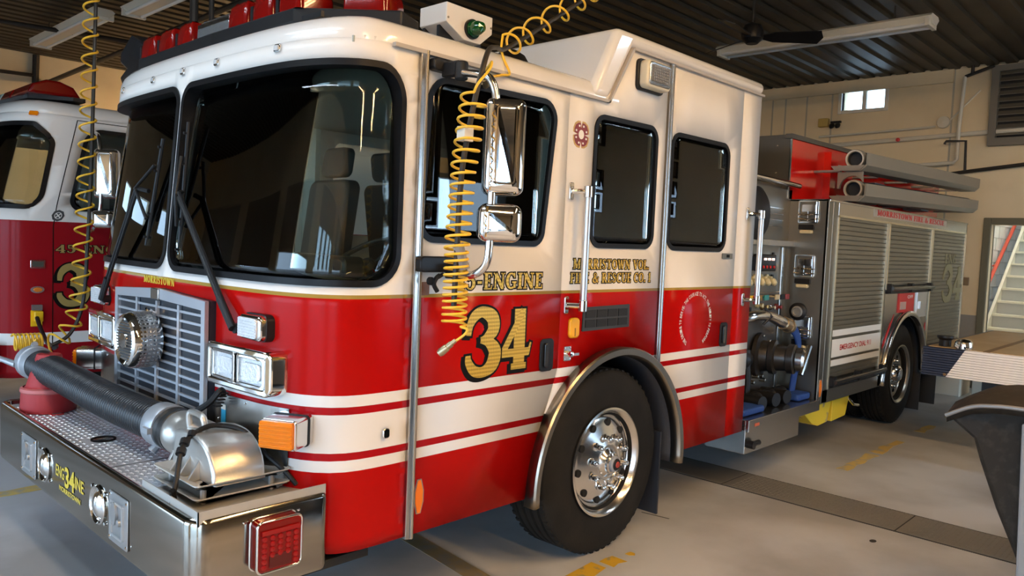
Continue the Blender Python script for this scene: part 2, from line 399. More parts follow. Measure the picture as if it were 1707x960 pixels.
# ribbed metal ceiling, ribs along x
mb = MB(); prof = []; y = RY-.25; p = .23
while y < LY+.25:
    prof += [(y, CZ), (y+.125, CZ), (y+.145, CZ+.032), (y+.21, CZ+.032)]; y += p
prof = prof+[(y, CZ), (y, CZ+.12), (RY-.25, CZ+.12)]
n = len(prof); mb.add([(FX-.2, a, b) for a, b in prof]+[(RX+.2, a, b) for a, b in prof], [(i, (i+1) % n, (i+1) % n+n, i+n) for i in range(n)]+[tuple(range(n)), tuple(range(n, 2*n))[::-1]])
struct(mb.build('ceiling', metalceil, smooth=None))
DOOR = (-1.02, .03, 0, 2.27); WIN = (1.52, 2.15, 3.985, 4.325)
wall_with_holes('wall_rear', 0, RX, .25, RY, LY, CZ+.1, [DOOR, WIN], wallp)
LWIN = [(-2.9, -2.2, 2.75, 3.2), (-1.7, -1.0, 2.75, 3.2), (-.5, .2, 2.75, 3.2)]
wall_with_holes('wall_left', 1, LY, .25, FX-.25, RX+.25, CZ+.1, LWIN, wallp)
for i, (a, b, c, d) in enumerate(LWIN):
    w_ = struct(MB().box((a-.04, LY-.02, c-.04), (b+.04, LY+.02, c)).box((a-.04, LY-.02, d), (b+.04, LY+.02, d+.04)).box((a-.04, LY-.02, c), (a, LY+.02, d)).box((b, LY-.02, c), (b+.04, LY+.02, d)).build('window_%d' % (i+2), fixM0, smooth=None))
    MB().box((a, LY+.005, c), (b, LY+.012, d)).build('pane', glass('side_glass', (.95, .96, .96)), w_, smooth=None)
wall_with_holes('wall_right', 1, RY, -.25, FX-.25, RX+.25, CZ+.1, [(SIDE[0], SIDE[1], 0, SIDE[2])], M('brown_board_wall', (.10, .085, .06), .6))
wall_with_holes('wall_front', 0, FX, -.25, RY, LY, CZ+.1, [(a, b, 0, 3.5) for a, b in BAYS], wallp)
# closed bay doors with a row of lights
for i, (a, b) in enumerate(BAYS):
    if GAP[i] >= 3.5: continue
    n = 4; w = (b-a)/n; hs = [(a+k*w+.15, a+(k+1)*w-.15, 2.65, 3.05) for k in range(n)] if i < 2 else []
    o = MB()
    o = wall_with_holes('door_%d' % (i+1), 0, FX-.08, -.06, a, b, 3.5, hs+[(a, b, 0, GAP[i])], M('bay_door_panel', (.30, .25, .19), .5))
    g = MB()
    for h in hs: g.box((FX-.115, h[0], h[2]), (FX-.105, h[1], h[3]))
    if hs: g.build('pane', glass('bay_glass', (.9, .92, .92)), o, smooth=None)
# grey band along the foot of the rear wall, joints between the wall panels
struct(MB().box((RX-.012, .10, 0), (RX, LY, 1.01)).box((RX-.012, RY, 0), (RX, -1.10, 1.01)).build('trim_1', wainscot, smooth=None))
mb = MB()
for y in (3.27, 3.05, 2.70, 2.30, .61, 5.1, 7.3, 9.5): mb.box((RX-.004, y-.012, 1.01), (RX+.02, y+.012, CZ))
struct(mb.build('trim_2', M('wall_joint', (.40, .37, .30), .7), smooth=None))
struct(MB().box((RX-.05, .61, 4.25), (RX-.004, LY, CZ)).build('trim_3', wallp, smooth=None))
mb = MB()
mb.box((RX-.03, .02, 0), (RX+.03, .11, 2.36)).box((RX-.03, -1.11, 0), (RX+.03, -1.02, 2.36)).box((RX-.03, -1.02, 2.27), (RX+.03, .02, 2.36))
struct(mb.build('door_frame', olive, bevel=.008, smooth=None))
# small sliding window high in the rear wall
mb = MB(); y0, y1, z0, z1 = WIN
for a, b in (((RX-.03, y0-.05, z0-.05), (RX+.1, y0, z1+.05)), ((RX-.03, y1, z0-.05), (RX+.1, y1+.05, z1+.05)), ((RX-.03, y0, z0-.05), (RX+.1, y1, z0)), ((RX-.03, y0, z1), (RX+.1, y1, z1+.05)), ((RX+.02, 1.80, z0), (RX+.08, 1.86, z1))): mb.box(a, b)
w1 = struct(mb.build('window_1', M('white_vinyl', (.70, .66, .56), .45), smooth=None, bevel=.006))
MB().box((RX+.045, y0, z0), (RX+.055, y1, z1)).build('pane', glass('window_glass', (.93, .95, .95)), w1, smooth=None)
mb = MB()
# stairwell beyond the doorway
for nm, a_, b_ in (('wall_stairwell_left', (RX+.25, .45, -.1), (RX+4.4, .65, 5)), ('wall_stairwell_back', (RX+4.2, -1.5, -.1), (RX+4.4, .5, 5)), ('wall_stairwell_right', (RX+.25, -1.6, -.1), (RX+4.4, -1.45, 5)), ('ceiling_stairwell', (RX+.25, -1.6, 4.9), (RX+4.4, .65, 5)), ('wall_stairwell_front', (RX+.2, .03, -.1), (RX+.26, .5, 5))):
    struct(MB().box(a_, b_).build(nm, blockw, smooth=None))
mb = MB()
for k in range(12):
    z = 1.0*k*.2+.15
    mb.box((RX+.25, .443, z), (RX+4.2, .452, z+.012))
    for j in range(10): mb.box((RX+.4+.4*j+(.2 if k % 2 else 0), .443, z-.19), (RX+.41+.4*j+(.2 if k % 2 else 0), .452, z))
struct(mb.build('trim_4', M('block_joint', (.55, .54, .50), .8), smooth=None))
st = thing('staircase', (RX+.7, -.5, 0), 'grey and cream staircase rising beyond the olive doorway', 'staircase')
SX, RUN, RISE = RX+.32, .252, .195
mb = MB()
for k in range(15): mb.box((SX+k*RUN, -1.40, k*RISE+RISE-.03), (SX+(k+1)*RUN+.02, .20, (k+1)*RISE))
mb.build('tread', M('cream_stair', (.70, .68, .56), .5), st, smooth=None)
mb = MB()
for k in range(15): mb.box((SX+k*RUN+.03, -1.40, k*RISE), (SX+k*RUN+.045, .20, (k+1)*RISE-.03))
mb.build('riser', M('grey_riser', (.42, .44, .43), .6), st, smooth=None)
mb = MB()
for y in (.20, -1.44):
    A = [(SX-.05, 0), (SX+.22, 0), (SX+15*RUN, 15*RISE-.16), (SX+15*RUN, 15*RISE+.14), (SX-.05, .22)]
    mb.prism(A, lambda u, v, w, y=y: V((u, y+w, v)), 0, .04)
mb.build('stringer', M('cream_stair', (.7, .68, .56)), st, smooth=None)
mb = MB(); mb.tube([(RX+.75, .38, .77), (RX+3.9, .38, 2.75)], .028, 12)
for x in (1.0, 2.3, 3.6): mb.tube([(RX+x, .38, .77+(x-.75)*.6286-.02), (RX+x, .45, .77+(x-.75)*.6286-.05)], .012, 8)
tag(mb.build('handrail', M('red_handrail', (.62, .09, .05), .4)), 'red sloping handrail on the white block wall of the stairwell', 'handrail')
t = thing('stairwell_light', (RX+1.6, -.7, 4.86), 'lit fluorescent light on the stairwell ceiling beyond the doorway', 'ceiling light')
MB().box((RX+1.0, -.85, 4.84), (RX+2.2, -.55, 4.9)).build('housing', white, t, smooth=None)
MB().box((RX+1.03, -.82, 4.82), (RX+2.17, -.58, 4.84)).build('diffuser', M('lit_diffuser', (1, .97, .9), emit=22), t, smooth=None)

# ------------------------------------------------------------------ lamps, pipes and fittings of the building
tubeM = M('lit_tube', (1.0, .63, .29), emit=LAMP); deadM = M('white_tube', (.82, .82, .8), .3)
fixM = M('white_fixture', (.72, .68, .58), .4)
coolM = M('cool_fill_tube', (.72, .86, 1.0), emit=LAMP*.28)  # glow of the added cool fill lamps
def fixture(x, y0, y1, z, lit, label, group=None, cool=False):
    t = thing('ceiling_light', (x, (y0+y1)/2, z), label, 'ceiling light', group)
    MB().prism([(x-.14, z-.03), (x-.06, z-.10), (x+.06, z-.10), (x+.14, z-.03), (x+.10, z), (x-.10, z)], lambda u, v, w: V((u, w, v)), y0, y1).build('housing', fixM, t, smooth=None, bevel=.004)
    for s in (-.085, .085): MB().tube([(x+s, y0+.05, z-.10), (x+s, y1-.05, z-.10)], .018, 10).build('fluorescent_tube', (coolM if cool else tubeM) if lit else deadM, t)
    for y in (y0+.02, y1-.06): MB().box((x-.13, y, z-.125), (x+.13, y+.04, z-.03)).build('end_cap', fixM, t, smooth=None)
    for y in (y0+.4, y1-.4): MB().tube([(x, y, z), (x, y, CZ)], .008, 6).build('hanger_rod', pipeb, t)
    return t
fixture(8.82, -.05, 2.38, 4.27, False, 'long unlit strip light hung over the rear of the red and white engine')
fixture(3.30, 7.30, 9.70, 4.27, False, 'strip light by the left wall, farther of two in a row')
fixture(3.50, 4.55, 6.95, 4.27, False, 'strip light above the left engine, nearer of two in a row')
for x, y in ((3.3, -4.2), (3.3, -7.2), (.4, -4.2), (.4, -7.2), (6.6, 8.6)):
    fixture(x, y, y+2.4, 4.27, True, 'lit warm strip light on the ceiling', 'lit strip lights on the ceiling')
for x in (-.5, .3): fixture(x, .0, 2.4, 4.27, True, 'unseen cool fill light added over the front of the engines', 'added cool fill lights over the fronts', True)  # fill lamps added out of view to brighten the bumper deck
fixture(7.6, -4.6, -2.2, 4.27, True, 'unseen cool fill light added on the right of the rear body of the engine', None, True)  # unseen fill lamp added to bring bluish light to the rear floor
# ceiling fan
fx, fy = 7.75, 1.42
t = thing('ceiling_fan', (fx, fy, 4.0), 'dark three-blade ceiling fan hanging before the long strip light', 'ceiling fan')
MB().tube([(fx, fy, 4.12), (fx, fy, CZ)], .016, 10).build('down_rod', pipeb, t)
mb = MB(); mb.lathe([(0, 0), (.06, 0), (.11, .05), (.12, .12), (.09, .19), (.03, .22), (0, .22)], (fx, fy, 3.96), (0, 0, 1), 24); mb.build('motor', black, t)
for k, a in enumerate((-55, 65, 185)):
    m = Matrix.Translation((fx, fy, 4.03)) @ Matrix.Rotation(rad(a), 4, 'Z') @ Matrix.Rotation(rad(-22), 4, 'X')
    mb = MB(); mb.prism([(.10, -.03), (.22, -.08), (.68, -.105), (.72, 0), (.68, .105), (.22, .08), (.10, .03)], lambda u, v, w: m @ V((u, v, w)), -.005, .005); mb.build('blade', black, t, smooth=None)
# pipes and conduits on the rear wall
def pipe(name, paths, r, m, label, cat='pipe', group=None):
    mb = MB()
    for P in paths: mb.tube(P, r, 10)
    return tag(mb.build(name, m), label, cat, group)
X = RX-.06
pipe('conduit_pipe', [[(X, 2.45, 3.60), (X, .79, 3.64)]], .016, pipew, 'thin cream conduit running level below the small window')
pipe('water_pipe', [[(X, 2.9, 3.44), (X, .157, 3.52), (X, -.4, 3.53)]], .032, pipew, 'thick cream pipe running level across the rear wall below the conduit')
pipe('drop_pipe', [[(X-.06, .447, 4.29), (X-.06, .478, 3.60), (X-.06, .479, 3.16), (X-.06, .52, 3.115), (X-.06, 3.0, 3.05)]], .026, pipew, 'cream pipe dropping beside the window and turning along the wall')
pipe('bracket_pipe', [[(X-.06, .447, 4.29), (X-.06, .10, 4.40)], [(X-.06, .36, 4.31), (X-.06, .36, CZ)]], .022, pipeb, 'dark short pipe sloping up to the louvred vent')
pipe('brace_rod', [[(X, .61, 3.72), (X, .26, 4.10)]], .012, pipew, 'thin diagonal rod on the wall beside the drop pipe')
pipe('valve_pipe', [[(X-.12, .63, 3.37), (X-.12, .61, 3.41), (X-.12, .365, 3.40), (X-.12, .35, 3.0)]], .018, pipeb, 'small dark pipe tee with a short drop on the rear wall')
pipe('dark_wall_pipe', [[(X, .85, 2.93), (X, .3, 3.0), (X, -3.0, 3.36)]], .026, pipeb, 'dark pipe rising to the right above the doorway')
o = MB().box((RX-.09, 2.32, 3.75), (RX, 2.47, 3.88)).build('emergency_light', M('yellowed_box', (.42, .30, .08), .5), bevel=.01); tag(o, 'yellowed emergency light box on the rear wall left of the small window', 'emergency light')
mb = MB()
for y in (2.26, 2.17): mb.lathe([(0, 0), (.035, .01), (.04, .05), (.02, .09), (0, .09)], (RX-.04, y, 3.78), (-.5, 0, -.4), 14)
mb.box((RX-.05, 2.14, 3.80), (RX, 2.29, 3.83)); tag(mb.build('lamp_head', black), 'pair of small dark lamp heads beside the yellowed box', 'lamp')
o = MB().lathe([(0, 0), (.028, 0), (.028, .02), (0, .03)], (RX-.092, 1.27, 3.48), (-1, 0, 0), 16).build('alarm_bell', decalred); tag(o, 'tiny red round fitting on the wall under the window', 'alarm')
mb = MB().lathe([(0, 0), (.085, 0), (.08, .05), (0, .07)], (RX-.012, .70, 3.70), (-1, 0, 0), 20); tag(mb.build('junction_disc', pipew), 'round cream junction box at the end of the conduit', 'junction box')
o = MB().box((RX-.03, .235, 1.42), (RX, .305, 1.53)).build('wall_switch', M('brown_plate', (.20, .14, .08), .5), bevel=.005); tag(o, 'brown switch plate on the wall left of the doorway', 'switch')
# louvred vent
t = thing('wall_vent', (RX, -.75, 3.9), 'large louvred metal vent at the right end of the rear wall', 'vent')
y0, y1, z0, z1 = -1.7, .125, 3.33, 4.40
mb = MB(); mb.ring([(y0, z0), (y1, z0), (y1, z1), (y0, z1)], [(y0+.09, z0+.10), (y1-.09, z0+.10), (y1-.09, z1-.08), (y0+.09, z1-.08)], front(RX), 0, .12)
mb.build('frame', M('dark_vent_metal', (.15, .135, .105), .55), t, smooth=None)
MB().box((RX-.02, y0+.05, z0+.05), (RX-.001, y1-.05, z1-.05)).build('backing', M('vent_dark', (.02, .018, .015), .8), t, smooth=None)
mb = MB()
for k in range(10):
    z = z0+.13+k*.09
    mb.prism([(RX-.10, z), (RX-.03, z+.06), (RX-.03, z+.068), (RX-.10, z+.008)], lambda u, v, w: V((u, w, v)), y0+.09, y1-.09)
mb.build('louvre', M('dark_vent_metal', (.13, .12, .10)), t, smooth=None)
# left-hand wall and ceiling pipes
pipe('overhead_pipe', [[(4.0, LY, 4.03), (3.98, LY-.05, 4.03), (4.0, 4.3, 4.18), (4.0, 3.3, 4.2)]], .035, pipeb, 'long dark pipe running overhead from the left wall towards the engines')
pipe('wall_conduit', [[(3.80, LY-.04, CZ), (3.79, LY-.04, 3.98)]], .05, pipeb, 'dark vertical conduit at the top of the left wall')
pipe('wall_rod', [[(1.5, LY-.05, 4.02), (3.78, LY-.05, 4.10)]], .03, pipeb, 'dark level pipe high on the left wall')
pipe('hanging_conduit', [[(2.0, 8.9, 4.2), (4.6, 8.3, 4.2)]], .03, pipeb, 'dark conduit crossing under the ceiling over the left engine')
pipe('drop_rod', [[(2.93, 4.05, CZ), (2.93, 4.05, 3.20)]], .035, pipeb, 'thick dark rod hanging from the ceiling between the engines')
pipe('hanger_rod', [[(3.05, 3.98, CZ), (3.05, 3.98, 3.25)]], .022, pipeb, 'thinner dark rod hanging behind the thick one')
# floor: drain grate, joints, painted lines
t = thing('floor_grate', (5.5, -1.0, 0), 'long diamond-plate drain cover set across the concrete floor', 'drain cover')
for y0, y1 in ((2.6, 5.0), (.2, 2.59), (-1.03, .19), (-2.3, -1.04), (-4.7, -2.31)):
    MB().box((5.30, y0, -.02), (5.72, y1, .004)).build('cover_plate', gratem, t, smooth=None)
mb = MB()
for k in range(14):
    for j in range(70):
        x = 5.32+.03*k; y = -1.92+.0305*j
        if y < .15 and not -1.07 < y < -1.02:
            s = 1 if (j+k) % 2 else -1
            mb.add([(x, y-.009*s, .0045), (x+.018, y+.009*s, .0045), (x+.009, y, .0075)], [(0, 1, 2)])
mb.build('tread_pattern', gratem, t, smooth=None, fixn=False)
mb = MB()
for x in (5.293, 5.727): mb.box((x-.009, -6, -.01), (x+.009, 6, .0025))
for y in (2.595, .195, -1.035, -2.305): mb.box((5.29, y-.008, -.01), (5.73, y+.008, .003))
struct(mb.build('trim_5', M('dark_joint', (.03, .027, .022), .8), smooth=None))
def line(P, label, group=None):
    mb = MB(); mb.prism(P, flat(0), .0005, .002); o = mb.build('floor_line', linep, smooth=None); tag(o, label, 'floor line', group); o['kind'] = 'structure'; return o
def rag(x0, x1, y0, y1):
    k = max(2, int((x1-x0)/.12)); A = [(x0+(x1-x0)*i/k, y0+random.uniform(-.02, .02)) for i in range(k+1)]; B = [(x0+(x1-x0)*i/k, y1+random.uniform(-.02, .02)) for i in range(k+1)]
    return A+B[::-1]
for a, b in ((6.47, 7.2), (7.28, 7.95), (8.55, 9.0), (9.6, 10.4)): line(rag(a, b, -.30, -.21), 'worn yellow parking stripe dashes beside the rear wheel')
for a, b, c, d in ((3.05, 3.40, -.16, -.05), (3.44, 3.56, -.15, -.07), (3.64, 3.69, -.14, -.10)): line(rag(a, b, c, d), 'worn yellow paint patch beside the front tyre').data.materials[0] = M('orange_yellow_paint', (.62, .36, .02), .6, mottle=(16, (.36, .28, .12), .55, .63))
line(rag(.2, 1.75, 3.08, 3.2), 'yellow lane line on the floor in front of the chrome bumper')
P = [(2.95, 1.1), (2.83, 1.1), (2.72, .12), (2.84, .12)]; o = line(P, 'faded brownish line under the cab of the engine'); o.data.materials[0] = M('faded_paint', (.26, .19, .09), .6, mottle=(12, (.22, .19, .14), .45, .6))
mb = MB().prism([(4.30, .24), (4.31, .24), (4.345, .05), (4.335, .05)], flat(0), .0004, .0012); o = mb.build('floor_crack', M('dark_joint', (.03, .027, .022))); tag(o, 'short dark crack in the concrete behind the front wheel', 'crack'); o['kind'] = 'structure'
for k, (x, y) in enumerate(((7.6, -1.05), (7.1, -1.6), (5.0, -1.0))):
    mb = MB(); mb.prism(arc(x, y, .03, .02, 0, 330, 8), flat(0), .0004, .0012); o = mb.build('oil_stain', M('dark_joint', (.03, .027, .022))); tag(o, 'small dark spot on the concrete between the stripes and the drain', 'stain', 'dark floor spots'); o['kind'] = 'structure'
# ------------------------------------------------------------------ the red and white engine, number 34
E34 = thing('fire_engine', (5, 1.245, 0), 'red and white fire engine numbered 34 filling the middle of the bay', 'fire engine')
WID = 2.49
near = [(2.12, 0), (2.0, 0), (1.88, .006), (1.80, .022), (1.735, .06), (1.675, .13), (1.63, .24), (1.60, .38), (1.58, .6), (1.57, .9), (1.567, 1.245)]
def make_front(near, wid, lean, z0l, w_of):
    ctr = near[::-1]; full = [(x, wid-y) for x, y in near]+[(x, y) for x, y in ctr[1:]]
    P = catmull(full, 10); L = [0]
    for a, b in zip(P, P[1:]): L.append(L[-1]+(b-a).length)
    def at(s):
        s = min(max(s, 0), L[-1]-1e-6); lo, hi = 0, len(L)-1
        while hi-lo > 1:
            m = (lo+hi)//2
            if L[m] <= s: lo = m
            else: hi = m
        f = (s-L[lo])/(L[hi]-L[lo]); p = P[lo]*(1-f)+P[hi]*f
        ta = (P[min(lo+1, len(P)-1)]-P[max(lo-1, 0)]).normalized(); tb = (P[min(lo+2, len(P)-1)]-P[lo]).normalized()
        t = (ta*(1-f)+tb*f).normalized(); return p, V((t.y, -t.x))
    def fn(s, z, w=0):
        p, n = at(s); q = p+n*w*1.0
        return V((q.x+lean*max(0, z-z0l)*w_of(p), q.y, z))
    def s_at(y):
        lo, hi = 0, L[-1]
        for _ in range(50):
            m = (lo+hi)/2
            if at(m)[0].y > y: lo = m
            else: hi = m
        return lo
    return fn, s_at, L[-1], at
def sm(x): x = min(max(x, 0), 1); return x*x*(3-2*x)
cabf, s_at, SL, cab_at = make_front(near, WID, .077, 1.5, lambda p: sm((2.1-p.x)/.45))
# normals above: travelling from the far side to the near side, outward is (t.y, -t.x)
mid = s_at(1.245)
WSN = rpoly([(mid+.012, 1.548), (SL-.098, 1.548), (SL-.10, 2.455), (mid+.012, 2.452)], [.11, .14, .15, .10], 8)
WSF = [(2*mid-a, b) for a, b in WSN][::-1]
body = MB()
skin(body, [(0, .462), (SL, .462), (SL, 2.55), (0, 2.55)], [inset(WSN, .012), inset(WSF, .012)], cabf, .05, du=.06)
nf = side(0); ff = side(WID, 1)
AC, AR = (3.57, .49), .66
def azz(x): return AC[1]+sqrt(AR*AR-(x-AC[0])**2)
def aang(x, z): return math.degrees(atan2(z-AC[1], x-AC[0]))
archL = arc(*AC, AR, AR, 181.5, aang(3.985, azz(3.985)), 20)
W1 = rpoly([(2.106, 1.738), (2.915, 1.738), (2.995, 2.468), (2.145, 2.45)][0:4], [.09, .08, .10, .12], 7)
W2 = rpoly([(3.288, 1.742), (3.900, 1.748), (3.900, 2.464), (3.293, 2.458)], .085, 7)
W3 = rpoly([(4.042, 1.745), (4.775, 1.748), (4.770, 2.466), (4.048, 2.462)], .09, 7)
midp = [(3.086, 2.55), (3.086, 1.111), (3.046, .996), (2.924, .706), (2.878, .462)]+[(AC[0]-AR, .462)]+archL+[(3.985, 2.857), (3.60, 2.857), (3.40, 2.55)]
skin(body, midp, [inset(W2, .012)], nf, .12)
skin(body, [(4.935, .462), (5.185, .462), (5.185, 2.857), (4.935, 2.857)], [], nf, .3)
# far side of the cab in one sheet, windows cut through
FW = [[(a, b) for a, b in w] for w in (inset(W1, .012), inset(W2, .012), inset(W3, .012))]
skin(body, [(2.12, .462), (AC[0]-AR, .462)]+arc(*AC, AR, AR, 182, -2, 24)+[(AC[0]+AR, .462), (5.185, .462), (5.185, 2.857), (3.60, 2.857), (3.40, 2.55), (2.12, 2.55)], FW, lambda u, v, w: V((u, WID, v)), .12)
body.build('cab_body', paint, E34, smooth=30, solid=.03)
body = MB(); body.box((5.15, .03, .55), (5.185, WID-.03, 2.86)); body.box((2.0, .04, 1.17), (5.15, WID-.04, 1.20)); body.box((1.72, .30, 1.17), (2.0, WID-.30, 1.20)); body.box((1.74, .16, .47), (1.78, WID-.16, .80))
body.build('cab_bulkhead', cabgrey, E34, smooth=None)
MB().box((2.9, .36, .46), (4.25, 2.1, 1.165)).build('wheel_well_liner', M('liner_black', (.02, .022, .028), .6), E34, smooth=None)
# front roof: rounded brim following the front
rf = MB(); lev = [(-.001, 2.535), (.0, 2.56), (.010, 2.592), (.034, 2.622), (.075, 2.642), (.14, 2.653), (.22, 2.656)]
N = 70; path = [k*SL/N for k in range(N+1)]; rows = []
for d, z in lev:
    r = [V((3.5, WID+(-d), z))]
    for s in path:
        p, n = cab_at(s); r.append(V((p.x-n.x*d+.077*(z-1.5)*sm((2.1-p.x)/.45), p.y-n.y*d, z)))
    r.append(V((3.5, d, z))); rows.append(r)
m_ = len(rows[0]); rf.add([p for r in rows for p in r], [(i*m_+j, i*m_+j+1, (i+1)*m_+j+1, (i+1)*m_+j) for i in range(len(lev)-1) for j in range(m_-1)]+[tuple(range((len(lev)-1)*m_, len(lev)*m_))])
rf.build('roof', white, E34, smooth=50)
rf = MB(); rf.prism([(3.40, 2.54), (3.60, 2.86), (5.205, 2.86), (5.205, 2.945), (3.455, 2.945), (3.28, 2.62), (3.25, 2.54)], lambda u, v, w: V((u, w, v)), -.014, WID+.014)
rf.build('raised_roof', white, E34, smooth=40, bevel=.045, seg=4)
MB().box((1.95, -.020, 2.524), (3.40, .005, 2.540)).prism([(3.385, 2.524), (3.40, 2.524), (3.605, 2.848), (3.59, 2.856)], nf, -.004, .020).box((3.60, -.020, 2.846), (5.19, .005, 2.860)).build('drip_rail', M('grey_gutter', (.42, .38, .33), .4), E34, smooth=None)
# hinge strips and gaps
MB().box((2.088, -.018, .452), (2.112, .02, 2.542)).build('hinge_strip', steelh, E34, smooth=None, bevel=.004)
MB().tube([(2.121, -.014, .452), (2.121, -.014, 2.54)], .009, 8).build('hinge_strip', steelh, E34)
MB().box((3.990, -.016, 1.05), (4.012, .02, 2.852)).build('hinge_strip', steelh, E34, smooth=None, bevel=.004)
MB().tube([(4.020, -.012, 1.05), (4.020, -.012, 2.85)], .008, 8).build('hinge_strip', steelh, E34)

def window(par, outl, fn, gm, frame=.026, name='window', rake=0):
    outl = dense(outl, .04)
    mb = MB(); mb.ring(outl, inset(outl, frame), fn, -.012-rake, .007); o = mb.build(name, gasket, par, smooth=40)
    g = MB(); skin(g, inset(outl, frame-.01), [], lambda u, v, w: fn(u, v, -.004-rake*max(0, (v-1.55)/.9)), .08, du=.07)
    g.build('pane', gm, o, smooth=60, solid=.005); return o
window(E34, WSN, cabf, wglass, .027, 'windshield', .055); window(E34, WSF, cabf, wglass, .027, 'windshield', .055)
# front door
d = MB(); DO = [(2.130, .462), (2.866, .462), (2.912, .706), (3.034, .996), (3.076, 1.111), (3.078, 2.522), (2.130, 2.522)]
skin(d, DO, [inset(W1, .012)], nf, .12); FD = tag(d.build('front_door', paint, E34, smooth=30, solid=.03), 'front cab door with the gold number 34')
window(FD, W1, nf, dglass)
MB().box((2.86, .012, 1.75), (2.885, .03, 2.46)).build('window_channel', black, FD, smooth=None)
def handle(par, x0, z0, x1, z1):
    mb = MB(); mb.prism(rrect(x0, z0, x1, z1, .025), nf, -.002, .008); o = mb.build('door_handle', black, par, bevel=.003)
    MB().prism(rrect(x0+.022, z0+.022, x0+.052, z1-.02, .012), nf, .008, .022).build('paddle', M('gloss_black', (.01, .01, .01), .1, coat=.5), o, bevel=.004)
handle(FD, 2.930, 1.104, 3.032, 1.272)
f, e = MB(), MB()
fn = nf
# big 34
three = [[(2.432, 1.318, .030), (2.438, 1.365, .040), (2.468, 1.408, .052), (2.520, 1.425, .052), (2.582, 1.395, .075), (2.590, 1.340, .075), (2.545, 1.300, .045), (2.510, 1.293, .028)],
         [(2.510, 1.293, .028), (2.560, 1.282, .050), (2.605, 1.235, .080), (2.590, 1.175, .078), (2.535, 1.143, .052), (2.475, 1.150, .050), (2.437, 1.192, .042), (2.432, 1.225, .030)]]
for P in three: vstroke(e, P, fn, .0012, ex=.011); vstroke(f, P, fn, .0026, w0=.0006)
for P in three: vstroke(e, [(a-.016, b-.010, w) for a, b, w in P], fn, .0010, ex=.010)
four = [[(2.775, 1.142, .078), (2.775, 1.432, .078)], [(2.798, 1.425, .036), (2.668, 1.232, .036)], [(2.655, 1.218, .040), (2.845, 1.218, .040)], [(2.722, 1.150, .030), (2.828, 1.150, .030)], [(2.838, 1.205, .022), (2.858, 1.262, .010)]]
for P in four: vstroke(e, P, fn, .0012, ex=.011, smooth=False); vstroke(f, P, fn, .0026, w0=.0006, smooth=False); vstroke(e, [(a-.016, b-.010, w) for a, b, w in P], fn, .0010, ex=.010, smooth=False)
serif('45-ENGINE', 2.332, 2.935, 1.530, .078, fn, f, e, ex=.006)
lt = f.build('lettering', gold, FD, smooth=None); e.build('lettering_edge', decalblack, lt, smooth=None)
# crew area lettering
f, e = MB(), MB()
serif('MORRISTOWN VOL.', 3.166, 3.878, 1.628, .054, fn, f, e, ex=.005); serif('FIRE & RESCUE CO. 1', 3.146, 3.902, 1.553, .055, fn, f, e, ex=.005)
lt = f.build('lettering', gold, E34, smooth=None); e.build('lettering_edge', decalblack, lt, smooth=None)
window(E34, W2, nf, dglass)
# rear cab door
d = MB(); a0 = aang(4.03, azz(4.03))
DR = [(AC[0]+AR, .462), (4.925, .462), (4.925, 2.85), (4.03, 2.85)]+arc(*AC, AR, AR, a0, -1, 12)
skin(d, DR, [inset(W3, .012)], nf, .12); RD = tag(d.build('rear_door', paint, E34, smooth=30, solid=.03), 'rear cab door with a round white motto')
window(RD, W3, nf, dglass); handle(RD, 4.770, 1.105, 4.868, 1.270)
# motto around an oval on the rear door
mb = MB(); txt = 'THE DESIRE TO SERVE, THE COURAGE TO ACT, THE ABILITY TO PERFORM'
wts = [.5 if c in ' ,I' else 1 for c in txt]; tot = sum(wts); acc = 0
for c, w in zip(txt, wts):
    a = rad(238-(296*(acc+w/2)/tot)); acc += w
    if c == ' ': continue
    cx, cz = 4.447+.186*cos(a), 1.300+.172*sin(a); t = V((sin(a)*.186, -cos(a)*.172)).normalized(); nn = V((-t.y, t.x))
    def g(u, v, w, cx=cx, cz=cz, t=t, nn=nn): return nf(cx+t.x*u+nn.x*v, cz+t.y*u+nn.y*v, w)
    sans(c, g, -.0065 if c != ',' else -.002, .0065 if c != ',' else .002, -.012, .025 if c != ',' else .008, .02, .0015, mb)
mb.build('motto', reflwhite, RD, smooth=None)
# maltese cross decal on the cab side
mb, m2, m3 = MB(), MB(), MB(); cx, cz = 3.182, 2.328; P, Q = [], []
for k in range(4):
    a = rad(90*k+45)
    for da, r in ((-38, .066), (-20, .071), (0, .074), (20, .071), (38, .066), (45, .030)):
        P.append((cx+r*cos(a+rad(da)), cz+r*sin(a+rad(da))*1.06)); Q.append((cx+(r*.86)*cos(a+rad(da)), cz+r*.86*sin(a+rad(da))*1.06))
mb.prism(P, nf, 0, .0012); o = mb.build('cross_decal', M('gold_edge', (.50, .32, .10), .4), E34, smooth=None)
m2.prism(Q, nf, .0012, .002); m2.build('cross_field', M('maroon_vinyl', (.20, .02, .02), .4), o, smooth=None)
m3.prism(arc(cx, cz, .022, .024, 0, 345, 16), nf, .002, .0028)
for k in range(8): m3.prism(rrect(cx+.045*cos(rad(45*k+22))-.006, cz+.047*sin(rad(45*k+22))-.005, cx+.045*cos(rad(45*k+22))+.006, cz+.047*sin(rad(45*k+22))+.005, .002, 2), nf, .002, .0026)
m3.build('cross_centre', reflwhite, o, smooth=None)
